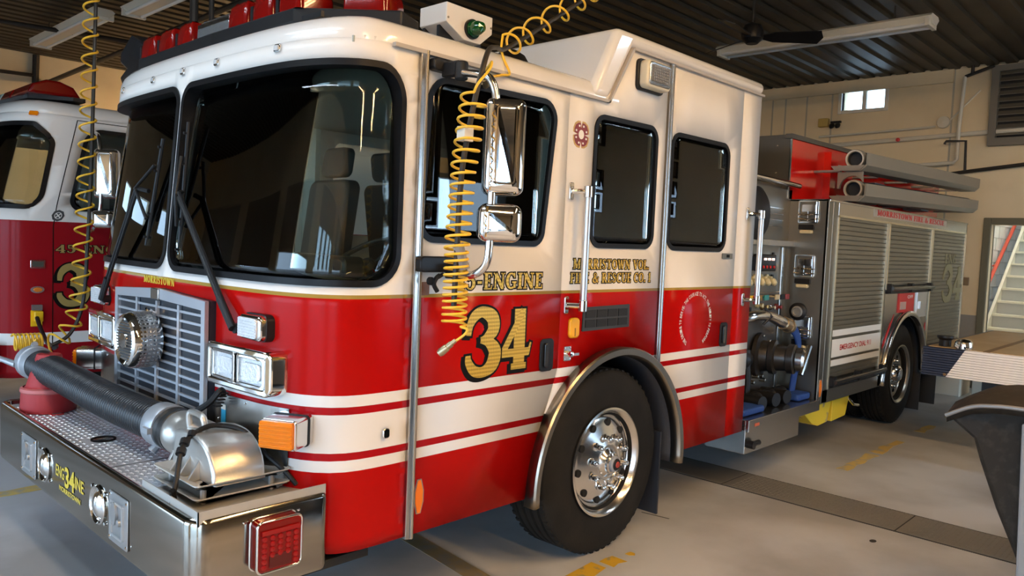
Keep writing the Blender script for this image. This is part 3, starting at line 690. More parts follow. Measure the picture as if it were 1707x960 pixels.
# grab rails
def grab(x, z0, z1, xb):
    mb = MB(); mb.tube([(x, -.075, z0), (x, -.075, z1)], .019, 14); o = mb.build('grab_rail', M('knurled_aluminium', (.68, .68, .69), .3, .9, brush=((400, 400, 2), .3)), E34)
    for z in (z0, z1):
        b = MB(); b.prism(rrect(xb-.016, z-.045, xb+.016, z+.045, .008), nf, 0, .014); b.tube([(xb, -.01, z), (xb+.03, -.05, z), (x, -.075, z)], .014, 10); b.tube([(x, -.075, z-.03), (x, -.075, z+.03)], .024, 14)
        b.build('rail_bracket', chrome, o, bevel=.003)
grab(3.17, 1.44, 2.03, 3.115); grab(5.135, 1.42, 2.02, 5.06)
# vent, amber marker, latch, badge, reflector, sticker, side marker
mb = MB(); VO = [(3.262, 1.293), (3.695, 1.298), (3.692, 1.428), (3.266, 1.422)]
mb.prism(VO, nf, 0, .006); o = mb.build('side_vent', M('dark_louvre', (.03, .027, .024), .5), E34, smooth=None)
mb = MB()
for k in range(4):
    for j in range(2): x = 3.285+k*.099; z = 1.312+j*.052; mb.box((x, -.010, z), (x+.086, -.0055, z+.042))
mb.build('mesh_panel', M('vent_black', (.008, .008, .008), .7), o, smooth=None)
mb = MB(); mb.prism(rrect(3.142, 1.263, 3.222, 1.372, .024), nf, 0, .024); o = mb.build('power_inlet_cover', M('yellow_cover', (.88, .42, .012), .35), E34, bevel=.010, seg=3)
MB().box((3.176, -.027, 1.275), (3.182, -.020, 1.318)).build('cover_latch', M('brown_latch', (.30, .14, .01)), o, smooth=None)
mb = MB(); mb.prism(rrect(3.118, 1.145, 3.176, 1.220, .004, 2), nf, 0, .006); mb.lathe([(0, 0), (.017, 0), (.015, .03), (.0, .034)], (3.15, -.006, 1.182), (0, -1, 0), 14)
for a, b in ((3.125, 1.153), (3.169, 1.153), (3.125, 1.212), (3.169, 1.212)): mb.lathe([(0, 0), (.005, 0), (.004, .003), (0, .004)], (a, -.006, b), (0, -1, 0), 8)
mb.box((3.15, -.05, 1.176), (3.19, -.03, 1.19)); mb.build('air_inlet', chrome, E34)
mb = MB(); mb.prism(rrect(4.742, 1.703, 4.882, 1.740, .004, 2), nf, 0, .006); o = mb.build('name_badge', steel, E34); MB().box((4.80, -.009, 1.712), (4.835, -.005, 1.731)).build('badge_plate', decalblack, o, smooth=None)
def lozenge(x0, x1, z0, z1, par, y=0):
    fn = side(y); c = (x0+x1)/2; h = (x1-x0)/2; P = [(c-h*.45, z0), (c+h*.45, z0), (x1, (z0*2+z1)/3), (x1, (z0+z1*2)/3), (c+h*.45, z1), (c-h*.45, z1), (x0, (z0+z1*2)/3), (x0, (z0*2+z1)/3)]
    mb = MB(); mb.prism(P, fn, 0, .004); o = mb.build('side_reflector', alu, par, smooth=None)
    MB().prism(inset(P, .006), fn, .004, .006).build('reflector_face', amberrefl, o, smooth=None)
lozenge(2.140, 2.194, .548, .702, FD); 
mb = MB(); mb.prism(rrect(2.140, 1.510, 2.186, 1.568, .003, 2), nf, 0, .0015); o = mb.build('sticker', M('brown_sticker', (.16, .07, .035), .5), FD, smooth=None)
mb = MB().prism(rrect(1.955, .915, 1.990, .958, .012), side(.0), 0, .014); o = mb.build('side_plug', chrome, E34, bevel=.004)
# wheel arch flare
fl = MB(); A = arc(3.575, .47, .70, .715, 183, -4, 44); B = arc(3.575, .47, .655, .665, 183, -4, 44)
prof = [(A, 0), (A, .052), (inset(A, .012), .066), (inset(A, .030), .066), (B, .05), (B, -.10)]
def strip(mb, prof, fn, mi=0):
    n = len(prof[0][0]); mb.add([fn(a, b, w) for P, w in prof for a, b in P], [(i*n+j, i*n+j+1, (i+1)*n+j+1, (i+1)*n+j) for i in range(len(prof)-1) for j in range(n-1)], mi)
def mkarc(cx, cz, r, a0, a1): return arc(cx, cz, r, r*1.02, a0, a1, 44)
prof = [(mkarc(3.575, .47, r, 184, -5), w) for r, w in ((.700, -.01), (.703, .056), (.697, .063), (.668, .060), (.662, .050), (.655, .0))]
strip(fl, prof, nf); fl.build('arch_flare', M('flare_metal', (.40, .36, .30), .3, 1), E34, smooth=40, solid=.004, fixn=False)
fl = MB(); strip(fl, [(mkarc(3.575, .47, r, 184, -5), w) for r, w in ((.655, .0), (.652, -.1), (.65, -.36))], nf); fl.build('arch_liner', M('liner_black', (.02, .022, .028), .6), E34, smooth=60, solid=.004, fixn=False)
MB().box((4.10, .0, .10), (4.115, .34, .62)).build('mud_flap', M('mud_flap_black', (.016, .018, .024), .5), E34, smooth=None)
# scene light
q = MB(); q.prism(rrect(3.640, 2.640, 3.905, 2.815, .03), nf, 0, .02); o = q.build('scene_light', black, E34, bevel=.004)
MB().prism(rrect(3.655, 2.652, 3.895, 2.805, .03), nf, .012, .075).build('light_housing', M('cream_bezel', (.66, .60, .46), .3), o, bevel=.012, seg=3)
MB().prism(rrect(3.668, 2.668, 3.882, 2.795, .02), nf, .072, .082).build('bezel', dull_chrome, o, bevel=.005)
q = MB(); q.prism(rrect(3.684, 2.684, 3.866, 2.780, .012), nf, .080, .085)
for k in range(9):
    for j in range(6): x = 3.692+k*.0185; z = 2.689+j*.0148; q.box((x, -.090, z), (x+.015, -.084, z+.011))
q.build('lens', M('grey_lens', (.22, .20, .17), .4, .2), o, smooth=None)

# ------------------------------------------------------------------ wheels
def wheel(par, x, y0, wd, R, front):
    t = MB(); rr = .296
    prof = [(rr-.03, .03), (rr, .012), (rr+.03, .006), (rr+.10, -.006), (R-.10, -.002), (R-.035, .012), (R-.012, .026)]
    g = []
    gw = .009; n = 4
    for k in range(n):
        c = .05+(wd-.10)*(k+.5)/n; g += [(R, c-gw-.002), (R-.013, c-gw*.6), (R-.013, c+gw*.6), (R, c+gw+.002)]
    prof += [(R-.002, .045)]+g+[(R-.002, wd-.045), (R-.012, wd-.026), (R-.035, wd-.012), (R-.10, wd+.002), (rr+.03, wd-.006), (rr, wd-.012), (rr-.03, wd-.03)]
    t.lathe(prof, (x, y0, R), (0, 1, 0), 96, closed=True)
    # shallow cross cuts in the tread shoulders
    w = t.build('wheel', rubber, par, smooth=32)
    q = MB()
    for k in range(60):
        m = Matrix.Translation((x, y0, R)) @ Matrix.Rotation(2*pi*k/60, 4, 'Y')
        for a, b in ((.032, .060), (wd-.060, wd-.032)): q.box((-.012, a, R-.012), (.012, b, R+.0008), 0, m)
    q.build('tread_block', rubber, w, smooth=None)
    r = MB()
    if front: rp = [(.300, .012), (.312, .0), (.312, -.006), (.302, -.010), (.288, .0), (.276, .03), (.262, .048), (.250, .050), (.236, .040), (.21, .030), (.185, .020), (.15, .006), (.120, -.006), (.104, -.012), (.098, -.006), (.0, -.006)]
    else: rp = [(.300, .012), (.312, .0), (.312, -.006), (.302, -.008), (.288, .004), (.276, .04), (.266, .07), (.258, .085), (.25, .09), (.19, .085), (.15, .085), (.13, .08), (.0, .08)]
    r.lathe(rp, (x, y0, R), (0, 1, 0), 72, cap=False); o = r.build('rim', M('polished_wheel', (.80, .78, .75), .2, 1) if front else M('satin_wheel', (.62, .58, .50), .32, 1), w, smooth=40)
    for k in range(10):
        h = MB(); a = 2*pi*(k+.25)/10; yy = y0+(.032 if front else .088); h.lathe([(0, -.003), (.021, -.003), (.021, .01), (0, .01)], (x+.222*cos(a), yy-.004, R+.222*sin(a)), (0, 1, 0), 16)
        h.build('hand_hole', M('hole_black', (.004, .004, .004), .9), w)
    for k in range(10):
        a = 2*pi*(k+.75)/10; c = (x+.143*cos(a), y0+(.004 if front else .092), R+.143*sin(a)); q = MB()
        q.lathe([(0, 0), (.024, 0), (.024, .006), (.0165, .010), (.0165, .040), (.011, .052), (0, .056)], c, (0, -1, 0), 12); q.build('lug_nut', chrome, w)
    hb = MB(); hb.lathe([(0, .10), (.088, .10), (.088, .0), (.080, -.012), (.060, -.030), (.058, -.044), (.050, -.050), (0, -.050)] if front else [(0, .09), (.105, .09), (.10, .03), (.08, .0), (.05, -.015), (0, -.015)], (x, y0, R), (0, 1, 0), 40); hb.build('hub', dull_chrome, w)
    if front:
        hb = MB(); hb.lathe([(0, 0), (.046, 0), (.046, .012), (.038, .018), (0, .018)], (x, y0-.050, R), (0, -1, 0), 28); hb.build('hub_cap', M('grey_cap', (.30, .31, .33), .4), w)
        hb = MB(); hb.lathe([(0, 0), (.034, 0), (.030, .006), (0, .007)], (x, y0-.068, R), (0, -1, 0), 24); hb.build('hub_window', black, w)
        hb = MB(); hb.lathe([(0, 0), (.018, 0), (.015, .005), (0, .006)], (x, y0-.075, R), (0, -1, 0), 20); hb.build('hub_plug', M('hub_red', (.35, .03, .02), .4), w)
    return w
R0 = .53
wf = wheel(E34, 3.553, 0.0, .32, R0, True)
MB().box((3.405, -.008, .765), (3.412, .0, .795)).build('tyre_mark', reflwhite, wf, smooth=None)
wheel(E34, 3.553, WID-.32, .32, R0, False)
wheel(E34, 8.80, .04, .28, R0, False); wheel(E34, 8.80, .36, .28, R0, False); wheel(E34, 8.80, WID-.32, .28, R0, False)
mb = MB(); mb.box((8.72, .3, .44), (8.88, 2.2, .62)); mb.box((2.1, .7, .55), (10.6, .82, .82)); mb.box((2.1, 1.67, .55), (10.6, 1.79, .82)); mb.box((3.48, .3, .42), (3.63, 2.2, .56)); mb.build('chassis', black, E34, smooth=None)
MB().box((1.80, .36, .36), (2.86, 2.13, 1.12)).build('front_light_block', M('underbody_black', (.012, .012, .012), .8), E34, smooth=None, bevel=.03)  # unseen box added to keep light from passing under the cab
MB().box((4.30, .36, .34), (6.45, 2.13, .60)).build('rear_light_block', M('underbody_black', (.012, .012, .012)), E34, smooth=None, bevel=.03)  # second added box, blocks light below the rear cab and pump
MB().box((1.20, .06, .40), (1.95, 2.43, .435)).build('bumper_light_block', M('underbody_black', (.012, .012, .012)), E34, smooth=None)  # unseen plate added to stop light coming in beneath the bumper
# ------------------------------------------------------------------ front of the engine
GX = 1.545                                  # plane of the grille
gf = front(GX)
mb = MB(); mb.prism([(.715, .895), (1.765, .895), (1.765, 1.432), (1.24, 1.462), (.715, 1.440)], gf, -.04, .004); gr = mb.build('grille', M('grille_dark', (.016, .02, .028), .45), E34, smooth=None)
q = MB(); A = [(.715, .895), (1.765, .895), (1.765, 1.432), (1.24, 1.462), (.715, 1.440)]; B = [(.752, .915), (1.730, .915), (1.730, 1.392), (1.24, 1.412), (.752, 1.398)]
q.ring(A, B, gf, .0, .022); q.build('grille_surround', M('grille_steel', (.52, .55, .60), .38, .65), gr, smooth=None)
q = MB()
for k in range(1, 12): z = .905+k*.0425; q.box((GX-.015, .745, z-.0055), (GX-.004, 1.735, z+.0055))
for y in (.995, 1.24, 1.485): q.box((GX-.019, y-.011, .905), (GX-.006, y+.011, 1.40))
q.build('grille_bar', M('grille_steel', (.52, .55, .60)), gr, smooth=None)
MB().prism(rrect(1.195, 1.408, 1.285, 1.462, .006, 2), gf, .02, .03).build('grille_badge', steelh, gr, bevel=.003)
# drum siren in front of the grille
q = MB(); c = (GX-.015, 1.255, 1.215); q.lathe([(0, 0), (.07, 0), (.085, .0), (.126, .012), (.132, .03), (.132, .125), (.124, .142), (.112, .150), (.103, .144), (.095, .138), (0, .138)], c, (-1, 0, 0), 56); si = q.build('siren', chrome, E34, smooth=30)
q = MB()
for k in range(40):
    a = 2*pi*k/40; m = Matrix.Translation((c[0]-.03, c[1], c[2])) @ Matrix.Rotation(a, 4, 'X'); q.box((-.085, -.0045, .129), (.002, .0045, .1355), 0, m)
for h in (.045, .065, .085, .105): q.lathe([(.129, h-.003), (.1355, h-.003), (.1355, h+.003), (.129, h+.003)], c, (-1, 0, 0), 48, closed=True)
q.build('siren_slot', M('siren_grey', (.40, .40, .40), .3, .9), si, smooth=None)
q = MB()
for k in range(13): z = -.084+k*.014; w = sqrt(max(0, .095**2-z*z)); q.box((c[0]-.146, c[1]-w, c[2]+z-.0035), (c[0]-.139, c[1]+w, c[2]+z+.0035))
q.lathe([(0, .144), (.036, .144), (.036, .152), (0, .154)], c, (-1, 0, 0), 24); q.build('siren_louvre', dull_chrome, si, smooth=None)
MB().lathe([(0, .137), (.095, .137), (.095, .1385), (0, .1385)], c, (-1, 0, 0), 40).build('siren_face', M('siren_dark', (.05, .055, .06), .4), si)
MB().tube([(GX-.005, 1.255, 1.33), (GX-.06, 1.255, 1.36), (GX-.05, 1.255, 1.33)], .012, 8).build('siren_bracket', chrome, si)

def mir(y): return 2.49-y
def headlight(m):
    fy = mir if m else (lambda y: y)
    fn = lambda u, v, w=0: cabf(s_at(fy(u)), v, w)
    fnb = lambda u, v, w=0: V((1.60-w-(.0 if u > .35 else -.05*((.35-u)/.15)**2), fy(u), v))
    P = rrect(.215, 1.092, .700, 1.275, .035)
    mb = MB(); mb.ring(P, inset(P, .03), fnb, -.03, .075); mb.prism(inset(P, .02), fnb, -.03, .035); o = mb.build('headlight', chrome, E34, bevel=.008, seg=3)
    for a, b in ((.250, .445), (.465, .665)):
        q = MB(); q.ring(rrect(a, 1.118, b, 1.250, .016), rrect(a+.016, 1.134, b-.016, 1.234, .010), fnb, .03, .066); q.build('bezel', chrome, o, bevel=.004)
        q = MB(); q.prism(rrect(a+.014, 1.132, b-.014, 1.236, .010), fnb, .034, .052)
        q.prism(rrect(a+.03, 1.150, b-.03, 1.218, .02), fnb, .052, .058)
        q.build('lamp_lens', clearlens, o, smooth=None)
    return o
headlight(False); headlight(True)
def warn(m):
    fy = mir if m else (lambda y: y); fnb = lambda u, v, w=0: V((1.612-w, fy(u), v))
    P = rrect(.285, 1.305, .470, 1.418, .030)
    mb = MB(); mb.prism(P, fnb, -.06, .03); o = mb.build('warning_light', black, E34)
    mb = MB(); mb.prism(inset(P, .004), fnb, .01, .062); mb.build('light_housing', chrome, o, bevel=.014, seg=3)
    mb = MB(); mb.prism(inset(P, .016), fnb, .060, .070)
    for k in range(7): mb.prism(rrect(.306, 1.322+k*.0115, .449, 1.329+k*.0115, .003, 2), fnb, .070, .073)
    mb.build('lens', clearlens, o, smooth=None)
warn(False); warn(True)
def turn(m):
    c = V((1.585, .135, .972)); ang = rad(28)
    nx = V((-cos(ang), -sin(ang), 0)); tx = V((sin(ang), -cos(ang), 0))
    def fn(u, v, w=0):
        p = c+tx*u+nx*w+V((0, 0, v)); return V((p.x, mir(p.y) if m else p.y, p.z))
    P = rrect(-.080, -.060, .080, .060, .016)
    mb = MB(); mb.prism(P, fn, -.11, .05); o = mb.build('turn_signal', dull_chrome, E34, bevel=.006)
    mb = MB(); mb.prism(inset(P, .007), fn, .048, .066)
    for k in range(6): mb.prism(rrect(-.072, -.046+k*.016, .072, -.037+k*.016, .003, 2), fn, .066, .070)
    mb.build('lens', amberlens, o, bevel=.004)
    mb = MB(); mb.ring(inset(P, -.004), inset(P, .004), fn, -.05, -.042); mb.build('gasket', black, o, smooth=None)
turn(False); turn(True)
# stainless corner panels under the headlights
def corner(m):
    fy = mir if m else (lambda y: y); fn = lambda u, v, w=0: (lambda q: V((q.x, fy(u), v)))(cabf(s_at(u), v, w))
    mb = MB(); us = [.70-.046*k for k in range(12)]
    for a, b in zip(us, us[1:]):
        mb.add([fn(a, .74, .010), fn(b, .74, .010), fn(b, 1.046, .010), fn(a, 1.046, .010), fn(a, .74, .0), fn(b, .74, .0), fn(b, 1.046, 0), fn(a, 1.046, 0)], [(0, 1, 2, 3), (3, 2, 6, 7), (0, 4, 5, 1)])
    o = mb.build('corner_panel', steelh, E34, smooth=40)
    q = MB()
    for u, v in ((.66, 1.0), (.66, .93), (.25, 1.02), (.45, 1.03), (.66, .86)): q.lathe([(0, 0), (.007, 0), (.005, .004), (0, .005)], fn(u, v, .010), (-1, 0, 0), 10)
    q.build('rivet', chrome, o)
    if not m:
        MB().prism(rrect(.595, .905, .632, 1.0, .002, 2), lambda u, v, w: fn(u, v, .011+w), 0, .001).build('sticker', M('sky_blue_sticker', (.03, .36, .62), .4), o, smooth=None)
        MB().prism(rrect(.595, .978, .632, 1.0, .002, 2), lambda u, v, w: fn(u, v, .012+w), 0, .001).prism(rrect(.595, .905, .632, .913, .002, 2), lambda u, v, w: fn(u, v, .012+w), 0, .001).build('sticker_band', reflwhite, o, smooth=None)
corner(False); corner(True)
# small gold name above the grille
f = MB(); serif('MORRISTOWN', s_at(1.50), s_at(1.13), 1.476, .034, lambda u, v, w: cabf(u, v, w), f); f.build('lettering', goldflat, E34, smooth=None)
# marker lights over the windshield
for y in (2.10, 1.615, 1.25, .90, .41):
    s = s_at(y); mb = MB(); mb.prism(rrect(s-.022, 2.498, s+.022, 2.532, .010, 4), cabf, -.002, .010); o = mb.build('marker_light', chrome, E34, bevel=.003)
    MB().prism(rrect(s-.015, 2.506, s+.012, 2.526, .004, 3), cabf, .010, .014).build('lens', clearlens, o, smooth=None)
# wipers
def wiper(base, knee, b0, b1):
    o = MB().tube([base, V(base)+V((-.05, 0, .0))], .022, 14).build('wiper', black, E34)
    d = (V(knee)-V(base)); off = V((-.055, 0, 0)); p = V(base)+off; q = V(knee)+V((-.035, 0, 0)); sd = d.cross(V((1, 0, 0))).normalized()
    m = MB(); m.tube([p+sd*.010, p+d*.12+sd*.013, q+sd*.010], .009, 8); m.tube([p-sd*.010, p+d*.12-sd*.013, q-sd*.010], .009, 8); m.tube([p, p+d*.2], .018, 8); m.build('wiper_arm', black, o)
    m = MB(); m.tube([q, (q+V(b0)+V(b1))/3], .012, 8); m.tube([b0, b1], .010, 8); m.tube([V(b0)*.75+V(b1)*.25+V((-.022, 0, 0)), q+V((-.01, 0, 0)), V(b0)*.25+V(b1)*.75+V((-.022, 0, 0))], .009, 8)
    for f in (.08, .3, .7, .92): b = V(b0)*(1-f)+V(b1)*f; m.tube([b, b+V((-.02, 0, 0))], .007, 6)
    m.build('wiper_blade', black, o)
wiper((1.60, .50, 1.345), (1.60, 1.105, 1.915), (1.598, 1.165, 1.60), (1.625, 1.14, 2.26))
wiper((1.60, 2.03, 1.345), (1.60, 1.60, 1.95), (1.598, 1.555, 1.66), (1.625, 1.43, 2.20))
# ------------------------------------------------------------------ bumper
def ccw(P): return P if sum(P[i-1][0]*P[i][1]-P[i][0]*P[i-1][1] for i in range(len(P))) > 0 else P[::-1]
BP = rpoly([(1.72, 0), (1.72, WID), (1.158, WID), (1.158, 0)], [.045, .045, .075, .075], 8)
b = MB(); lv = [(.03, .425), (.006, .432), (.0, .45), (.0, .722), (.006, .738), (.018, .744), (.032, .738), (.036, .715)]
n = len(BP); rows = [[flat(z)(*p) for p in inset(BP, d)] for d, z in lv]
b.add([p for r in rows for p in r], [(i*n+j, i*n+(j+1) % n, (i+1)*n+(j+1) % n, (i+1)*n+j) for i in range(len(lv)-1) for j in range(n)])
BU = b.build('bumper', M('bumper_chrome', (.36, .33, .285), .13, 1), E34, smooth=50)
d = MB(); d.prism(inset(BP, .034), flat(.70), 0, .018)
x0, x1 = 1.215, 1.66
for k in range(17):
    for j in range(76):
        x = 1.222+k*.026; y = .54+j*.0245
        if k % 2: y += .012
        if abs(y-.905) < .016 or (abs(x-1.345) < .075 and abs(y-1.39) < .065): continue
        s = 1 if (j+k) % 2 else -1; a = .011; c_ = .0035
        ux, uy = a*.707, a*.707*s; vx, vy = -c_*.707*s, c_*.707
        d.add([(x-ux, y-uy, .718), (x+vx, y+vy, .7185), (x+ux, y+uy, .718), (x-vx, y-vy, .7185), (x, y, .7225)], [(0, 4, 1), (1, 4, 2), (2, 4, 3), (3, 4, 0)])
d.build('tread_plate', M('tread_aluminium', (.84, .87, .92), .36, .6), BU, smooth=None, fixn=False)
q = MB(); q.box((1.205, .903, .7185), (1.68, .907, .7195)); q.ring(arc(1.345, 1.39, .056, .056, 0, 352, 40), arc(1.345, 1.39, .048, .048, 0, 352, 40), flat(.718), 0, .006); q.build('hatch_seam', decalblack, BU, smooth=None)
q = MB(); q.lathe([(0, 0), (.047, 0), (.040, .004), (0, .006)], (1.345, 1.39, .718), (0, 0, 1), 36); q.build('hatch_cover', dull_chrome, BU)
q = MB().prism(rrect(1.305, 2.035, 1.365, 2.135, .006, 3), flat(.7185), 0, .006).build('maker_plate', decalred, BU, smooth=None)
MB().prism(rrect(1.313, 2.045, 1.357, 2.125, .004, 3), flat(.7245), 0, .001).build('plate_inlay', alu, q, smooth=None)
# tray with upstanding lips at the near end of the deck
q = MB(); q.box((1.190, .02, .718), (1.70, .51, .724))
for a, b_ in (((1.186, .012, .72), (1.70, .016, .772)), ((1.186, .012, .72), (1.190, .50, .772))): q.box(a, b_)
q.build('bumper_tray', M('tray_sheet', (.55, .53, .49), .4, .5), BU, smooth=None)
bf = front(1.157)
def hornplate(y0, y1, z0, z1):
    q = MB(); q.prism(rrect(y0, z0, y1, z1, .008, 3), bf, 0, .006); o = q.build('horn_plate', alu, BU, bevel=.002)
    c = (y0+y1)/2; P = rrect(c-.065, z0+.03, c+.065, z1-.03, .01, 3)
    q = MB(); q.ring(P, inset(P, .010), bf, .004, .014); q.build('plate_frame', M('bright_aluminium', (.74, .75, .76), .3, .9), o, smooth=None)
    q = MB(); q.prism(inset(P, .010), bf, .005, .008); q.prism(arc(c+.018, (z0+z1)/2+.025, .028, .048, 0, 345, 20), bf, .008, .020); q.lathe([(0, 0), (.016, 0), (.014, .012), (0, .014)], (1.148, c-.035, (z0+z1)/2), (-1, 0, 0), 16); q.build('horn_hatch', alu, o, bevel=.003)
    q = MB()
    for a in (y0+.012, y1-.012):
        for z in (z0+.015, z1-.015): q.lathe([(0, 0), (.007, 0), (.005, .004), (0, .004)], (1.151, a, z), (-1, 0, 0), 8)
    q.build('bolt', chrome, o)
hornplate(1.752, 1.992, .466, .668); hornplate(.552, .752, .470, .676)
for c in (1.618, .882):
    q = MB(); q.lathe([(.078, -.002), (.084, .006), (.079, .012), (.073, .006), (.055, -.03), (.03, -.05), (0, -.055)], (1.157, c, .576), (-1, 0, 0), 40, cap=False); o = q.build('speaker_ring', chrome, BU, smooth=60)
    MB().lathe([(0, .0), (.074, .0), (.074, .001), (0, .001)], (1.157, c, .576), (-1, 0, 0), 36).lathe([(0, .001), (.060, .001), (.045, .014), (.02, .022), (0, .024)], (1.157, c, .576), (-1, 0, 0), 32).build('speaker_cone', chrome, o, smooth=60)
    q = MB()
    for a in (40, 140, 220, 320): q.lathe([(0, 0), (.009, 0), (.008, .006), (0, .008)], (1.157, c+.098*cos(rad(a)), .576+.098*sin(rad(a))), (-1, 0, 0), 10)
    q.build('bolt', chrome, o)
ff_ = lambda u, v, w=0: V((1.157-w, -u, v))
L = MB()
sans('ENG', ff_, -1.447, -1.325, .568, .056, .02, .0015, L); sans('34', ff_, -1.318, -1.185, .540, .098, .03, .0015, L); sans('INE', ff_, -1.178, -1.066, .568, .056, .02, .0015, L); sans('MORRISTOWN', ff_, -1.395, -1.108, .510, .024, .03, .0015, L)
L.build('bumper_lettering', goldflat, BU, smooth=None)
# red light on the end of the bumper
tf = side(0)
P = rrect(1.378, .512, 1.560, .704, .022)
q = MB(); q.ring(inset(P, -.003), inset(P, .006), tf, .040, .053); q.ring(inset(P, -.006), inset(P, .006), tf, -.004, .004); o = q.build('bumper_light', chrome, BU, bevel=.004)
q = MB(); q.prism(P, tf, .0, .052)
q.build('lens', redlens, o, bevel=.008, seg=3)
q = MB(); q.prism([(1.392, .655), (1.546, .655), (1.546, .672), (1.392, .672)], tf, .05, .060)
for i in range(5):
    for j in range(6):
        if 1 <= i <= 3 and j < 2: continue
        q.lathe([(0, 0), (.012, 0), (.010, .006), (0, .008)], (1.405+i*.032, -.050, .535+j*.021), (0, -1, 0), 12)
q.build('led', redled, o)
q = MB(); q.prism(rrect(1.425, .528, 1.515, .575, .004, 2), tf, .051, .056); q.build('led_driver', M('dark_red', (.08, .003, .003), .3), o, smooth=None)
q = MB()
for a, z in ((1.572, .700), (1.572, .525), (1.352, .70)): q.lathe([(0, 0), (.006, 0), (.005, .004), (0, .005)], (a, 0, z), (0, -1, 0), 10)
q.build('bolt', chrome, o)
# ------------------------------------------------------------------ mirror
MI = MB(); MI.prism(rrect(2.135, 2.462, 2.262, 2.515, .02, 5), tf, 0, .045); mi = tag(MI.build('mirror', black, E34, bevel=.006), 'chrome mirror on the front cab door')
q = MB(); q.box((2.185, -.135, 2.44), (2.225, -.03, 2.50)); q.lathe([(0, 0), (.028, 0), (.028, .075), (0, .078)], (2.205, -.135, 2.42), (0, 0, 1), 18)
q.build('mirror_bracket', black, mi, bevel=.006); q = MB(); q.prism(rrect(2.098, 1.612, 2.315, 1.680, .022, 5), tf, 0, .045); q.box((2.245, -.13, 1.585), (2.29, -.03, 1.65)); q.build('mirror_bracket', black, mi, bevel=.006)
q = MB(); q.tube(catmull([(2.205, -.125, 2.452), (2.19, -.26, 2.425), (2.195, -.32, 2.40), (2.205, -.345, 2.33), (2.205, -.345, 2.2)], 8)+[V((2.20, -.345, 1.80))]+catmull([(2.20, -.345, 1.74), (2.195, -.335, 1.66), (2.19, -.27, 1.615), (2.24, -.12, 1.61)], 8), .0165, 14); q.build('mirror_arm', dull_chrome, mi)
def head(c, w, h, dep, r, nm, rot):
    m = Matrix.Translation(c) @ Matrix.Rotation(rad(rot), 4, 'Z')      # local x right, -y faces the camera side
    fn = lambda u, v, k=0: m @ V((u, -k, v))
    P = rrect(-w/2, -h/2, w/2, h/2, r, 6); q = MB()
    n = len(P); lv = [(0, -dep*.55), (-.0, 0), (.004, dep*.22), (.014, dep*.36), (.034, dep*.44), (.05, dep*.46)]
    rows = [[fn(a, b, k) for a, b in inset(P, d)] for d, k in lv]; q.add([p for R_ in rows for p in R_], [(i*n+j, i*n+(j+1) % n, (i+1)*n+(j+1) % n, (i+1)*n+j) for i in range(len(lv)-1) for j in range(n)]+[tuple(range((len(lv)-1)*n, len(lv)*n))])
    o = q.build('mirror_head', chrome, mi, smooth=60); tag(o, nm)
    q = MB(); q.ring(inset(P, -.001), inset(P, .012), fn, -dep*.62, -dep*.5); q.prism(inset(P, .008), fn, -dep*.58, -dep*.52); q.build('mirror_glass_rim', black, o, smooth=None)
    if h > .25:
        q = MB(); Q = rrect(-w/2+.042, -h/2+.04, w/2-.04, h/2-.035, .018, 5); q.ring(Q, inset(Q, .006), fn, dep*.44, dep*.52); q.build('mirror_ridge', chrome, o)
head((2.245, -.365, 2.135), .165, .385, .10, .032, 'tall chrome mirror head', -40)
head((2.235, -.365, 1.83), .178, .155, .10, .04, 'small chrome mirror head', -40)
# key switch dangling under the lower bracket
q = MB(); q.tube(catmull([(2.20, -.05, 1.60), (2.18, -.05, 1.585), (2.17, -.05, 1.56), (2.19, -.05, 1.53)], 6), .010, 8); q.lathe([(0, -.012), (.018, -.006), (.018, .006), (0, .012)], (2.15, -.05, 1.575), (0, 1, 0), 14); q.tube([(2.15, -.05, 1.575), (2.18, -.05, 1.58)], .006, 6); q.tube([(2.19, -.05, 1.59), (2.22, -.05, 1.605)], .009, 6); q.build('mirror_clamp', black, mi)
# ------------------------------------------------------------------ light bar and roof fittings
lb = MB(); LBP = [(2.10, .14), (2.26, .22), (2.04, .62), (1.99, .9), (1.99, 2.10), (2.14, 2.44), (2.02, 2.50), (1.79, 2.20), (1.775, 1.24), (1.79, .50)]
lb.prism(ccw(LBP), flat(2.662), 0, .066); LB = tag(lb.build('light_bar', black, E34, smooth=None, bevel=.008), 'red and clear light bar on the cab roof')
q = MB()
for y in (.45, 1.24, 2.0): q.box((1.84, y-.04, 2.64), (1.98, y+.04, 2.70))
q.build('foot', black, LB, smooth=None)
def dome(x, y, w, d, h, rz, m, seg=1):
    mt = Matrix.Translation((x, y, 2.724)) @ Matrix.Rotation(rad(rz), 4, 'Z'); q = MB(); P = rrect(-d/2, -w/2, d/2, w/2, .03, 5); n = len(P)
    lv = [(0, 0), (.002, h*.45), (.012, h*.8), (.03, h*.96), (.05, h)]; rows = [[mt @ V((a, b_, z)) for a, b_ in inset(P, k)] for k, z in lv]
    q.add([p for R_ in rows for p in R_], [(i*n+j, i*n+(j+1) % n, (i+1)*n+(j+1) % n, (i+1)*n+j) for i in range(len(lv)-1) for j in range(n)]+[tuple(range((len(lv)-1)*n, len(lv)*n))])
    return q.build('light_dome', m, LB, smooth=50)
for y, w, m in ((2.09, .185, redlens), (1.845, .185, redlens), (1.61, .17, redlens), (1.02, .19, redlens), (.785, .18, redlens), (.55, .18, redlens)): dome(1.885, y, w, .19, .125, 0, m)
dome(2.09, .33, .22, .20, .13, 28, redlens)
q = MB(); q.prism([(2.20, 2.66), (2.60, 2.63), (2.64, 2.68), (2.54, 2.72), (2.64, 2.77), (2.63, 2.83), (2.46, 2.92), (2.26, 2.84)], lambda u, v, w: V((1.84+w, u, v)), 0, .20); q.build('corner_speaker', M('smoked_black', (.012, .012, .014), .22), LB, smooth=None, bevel=.015)
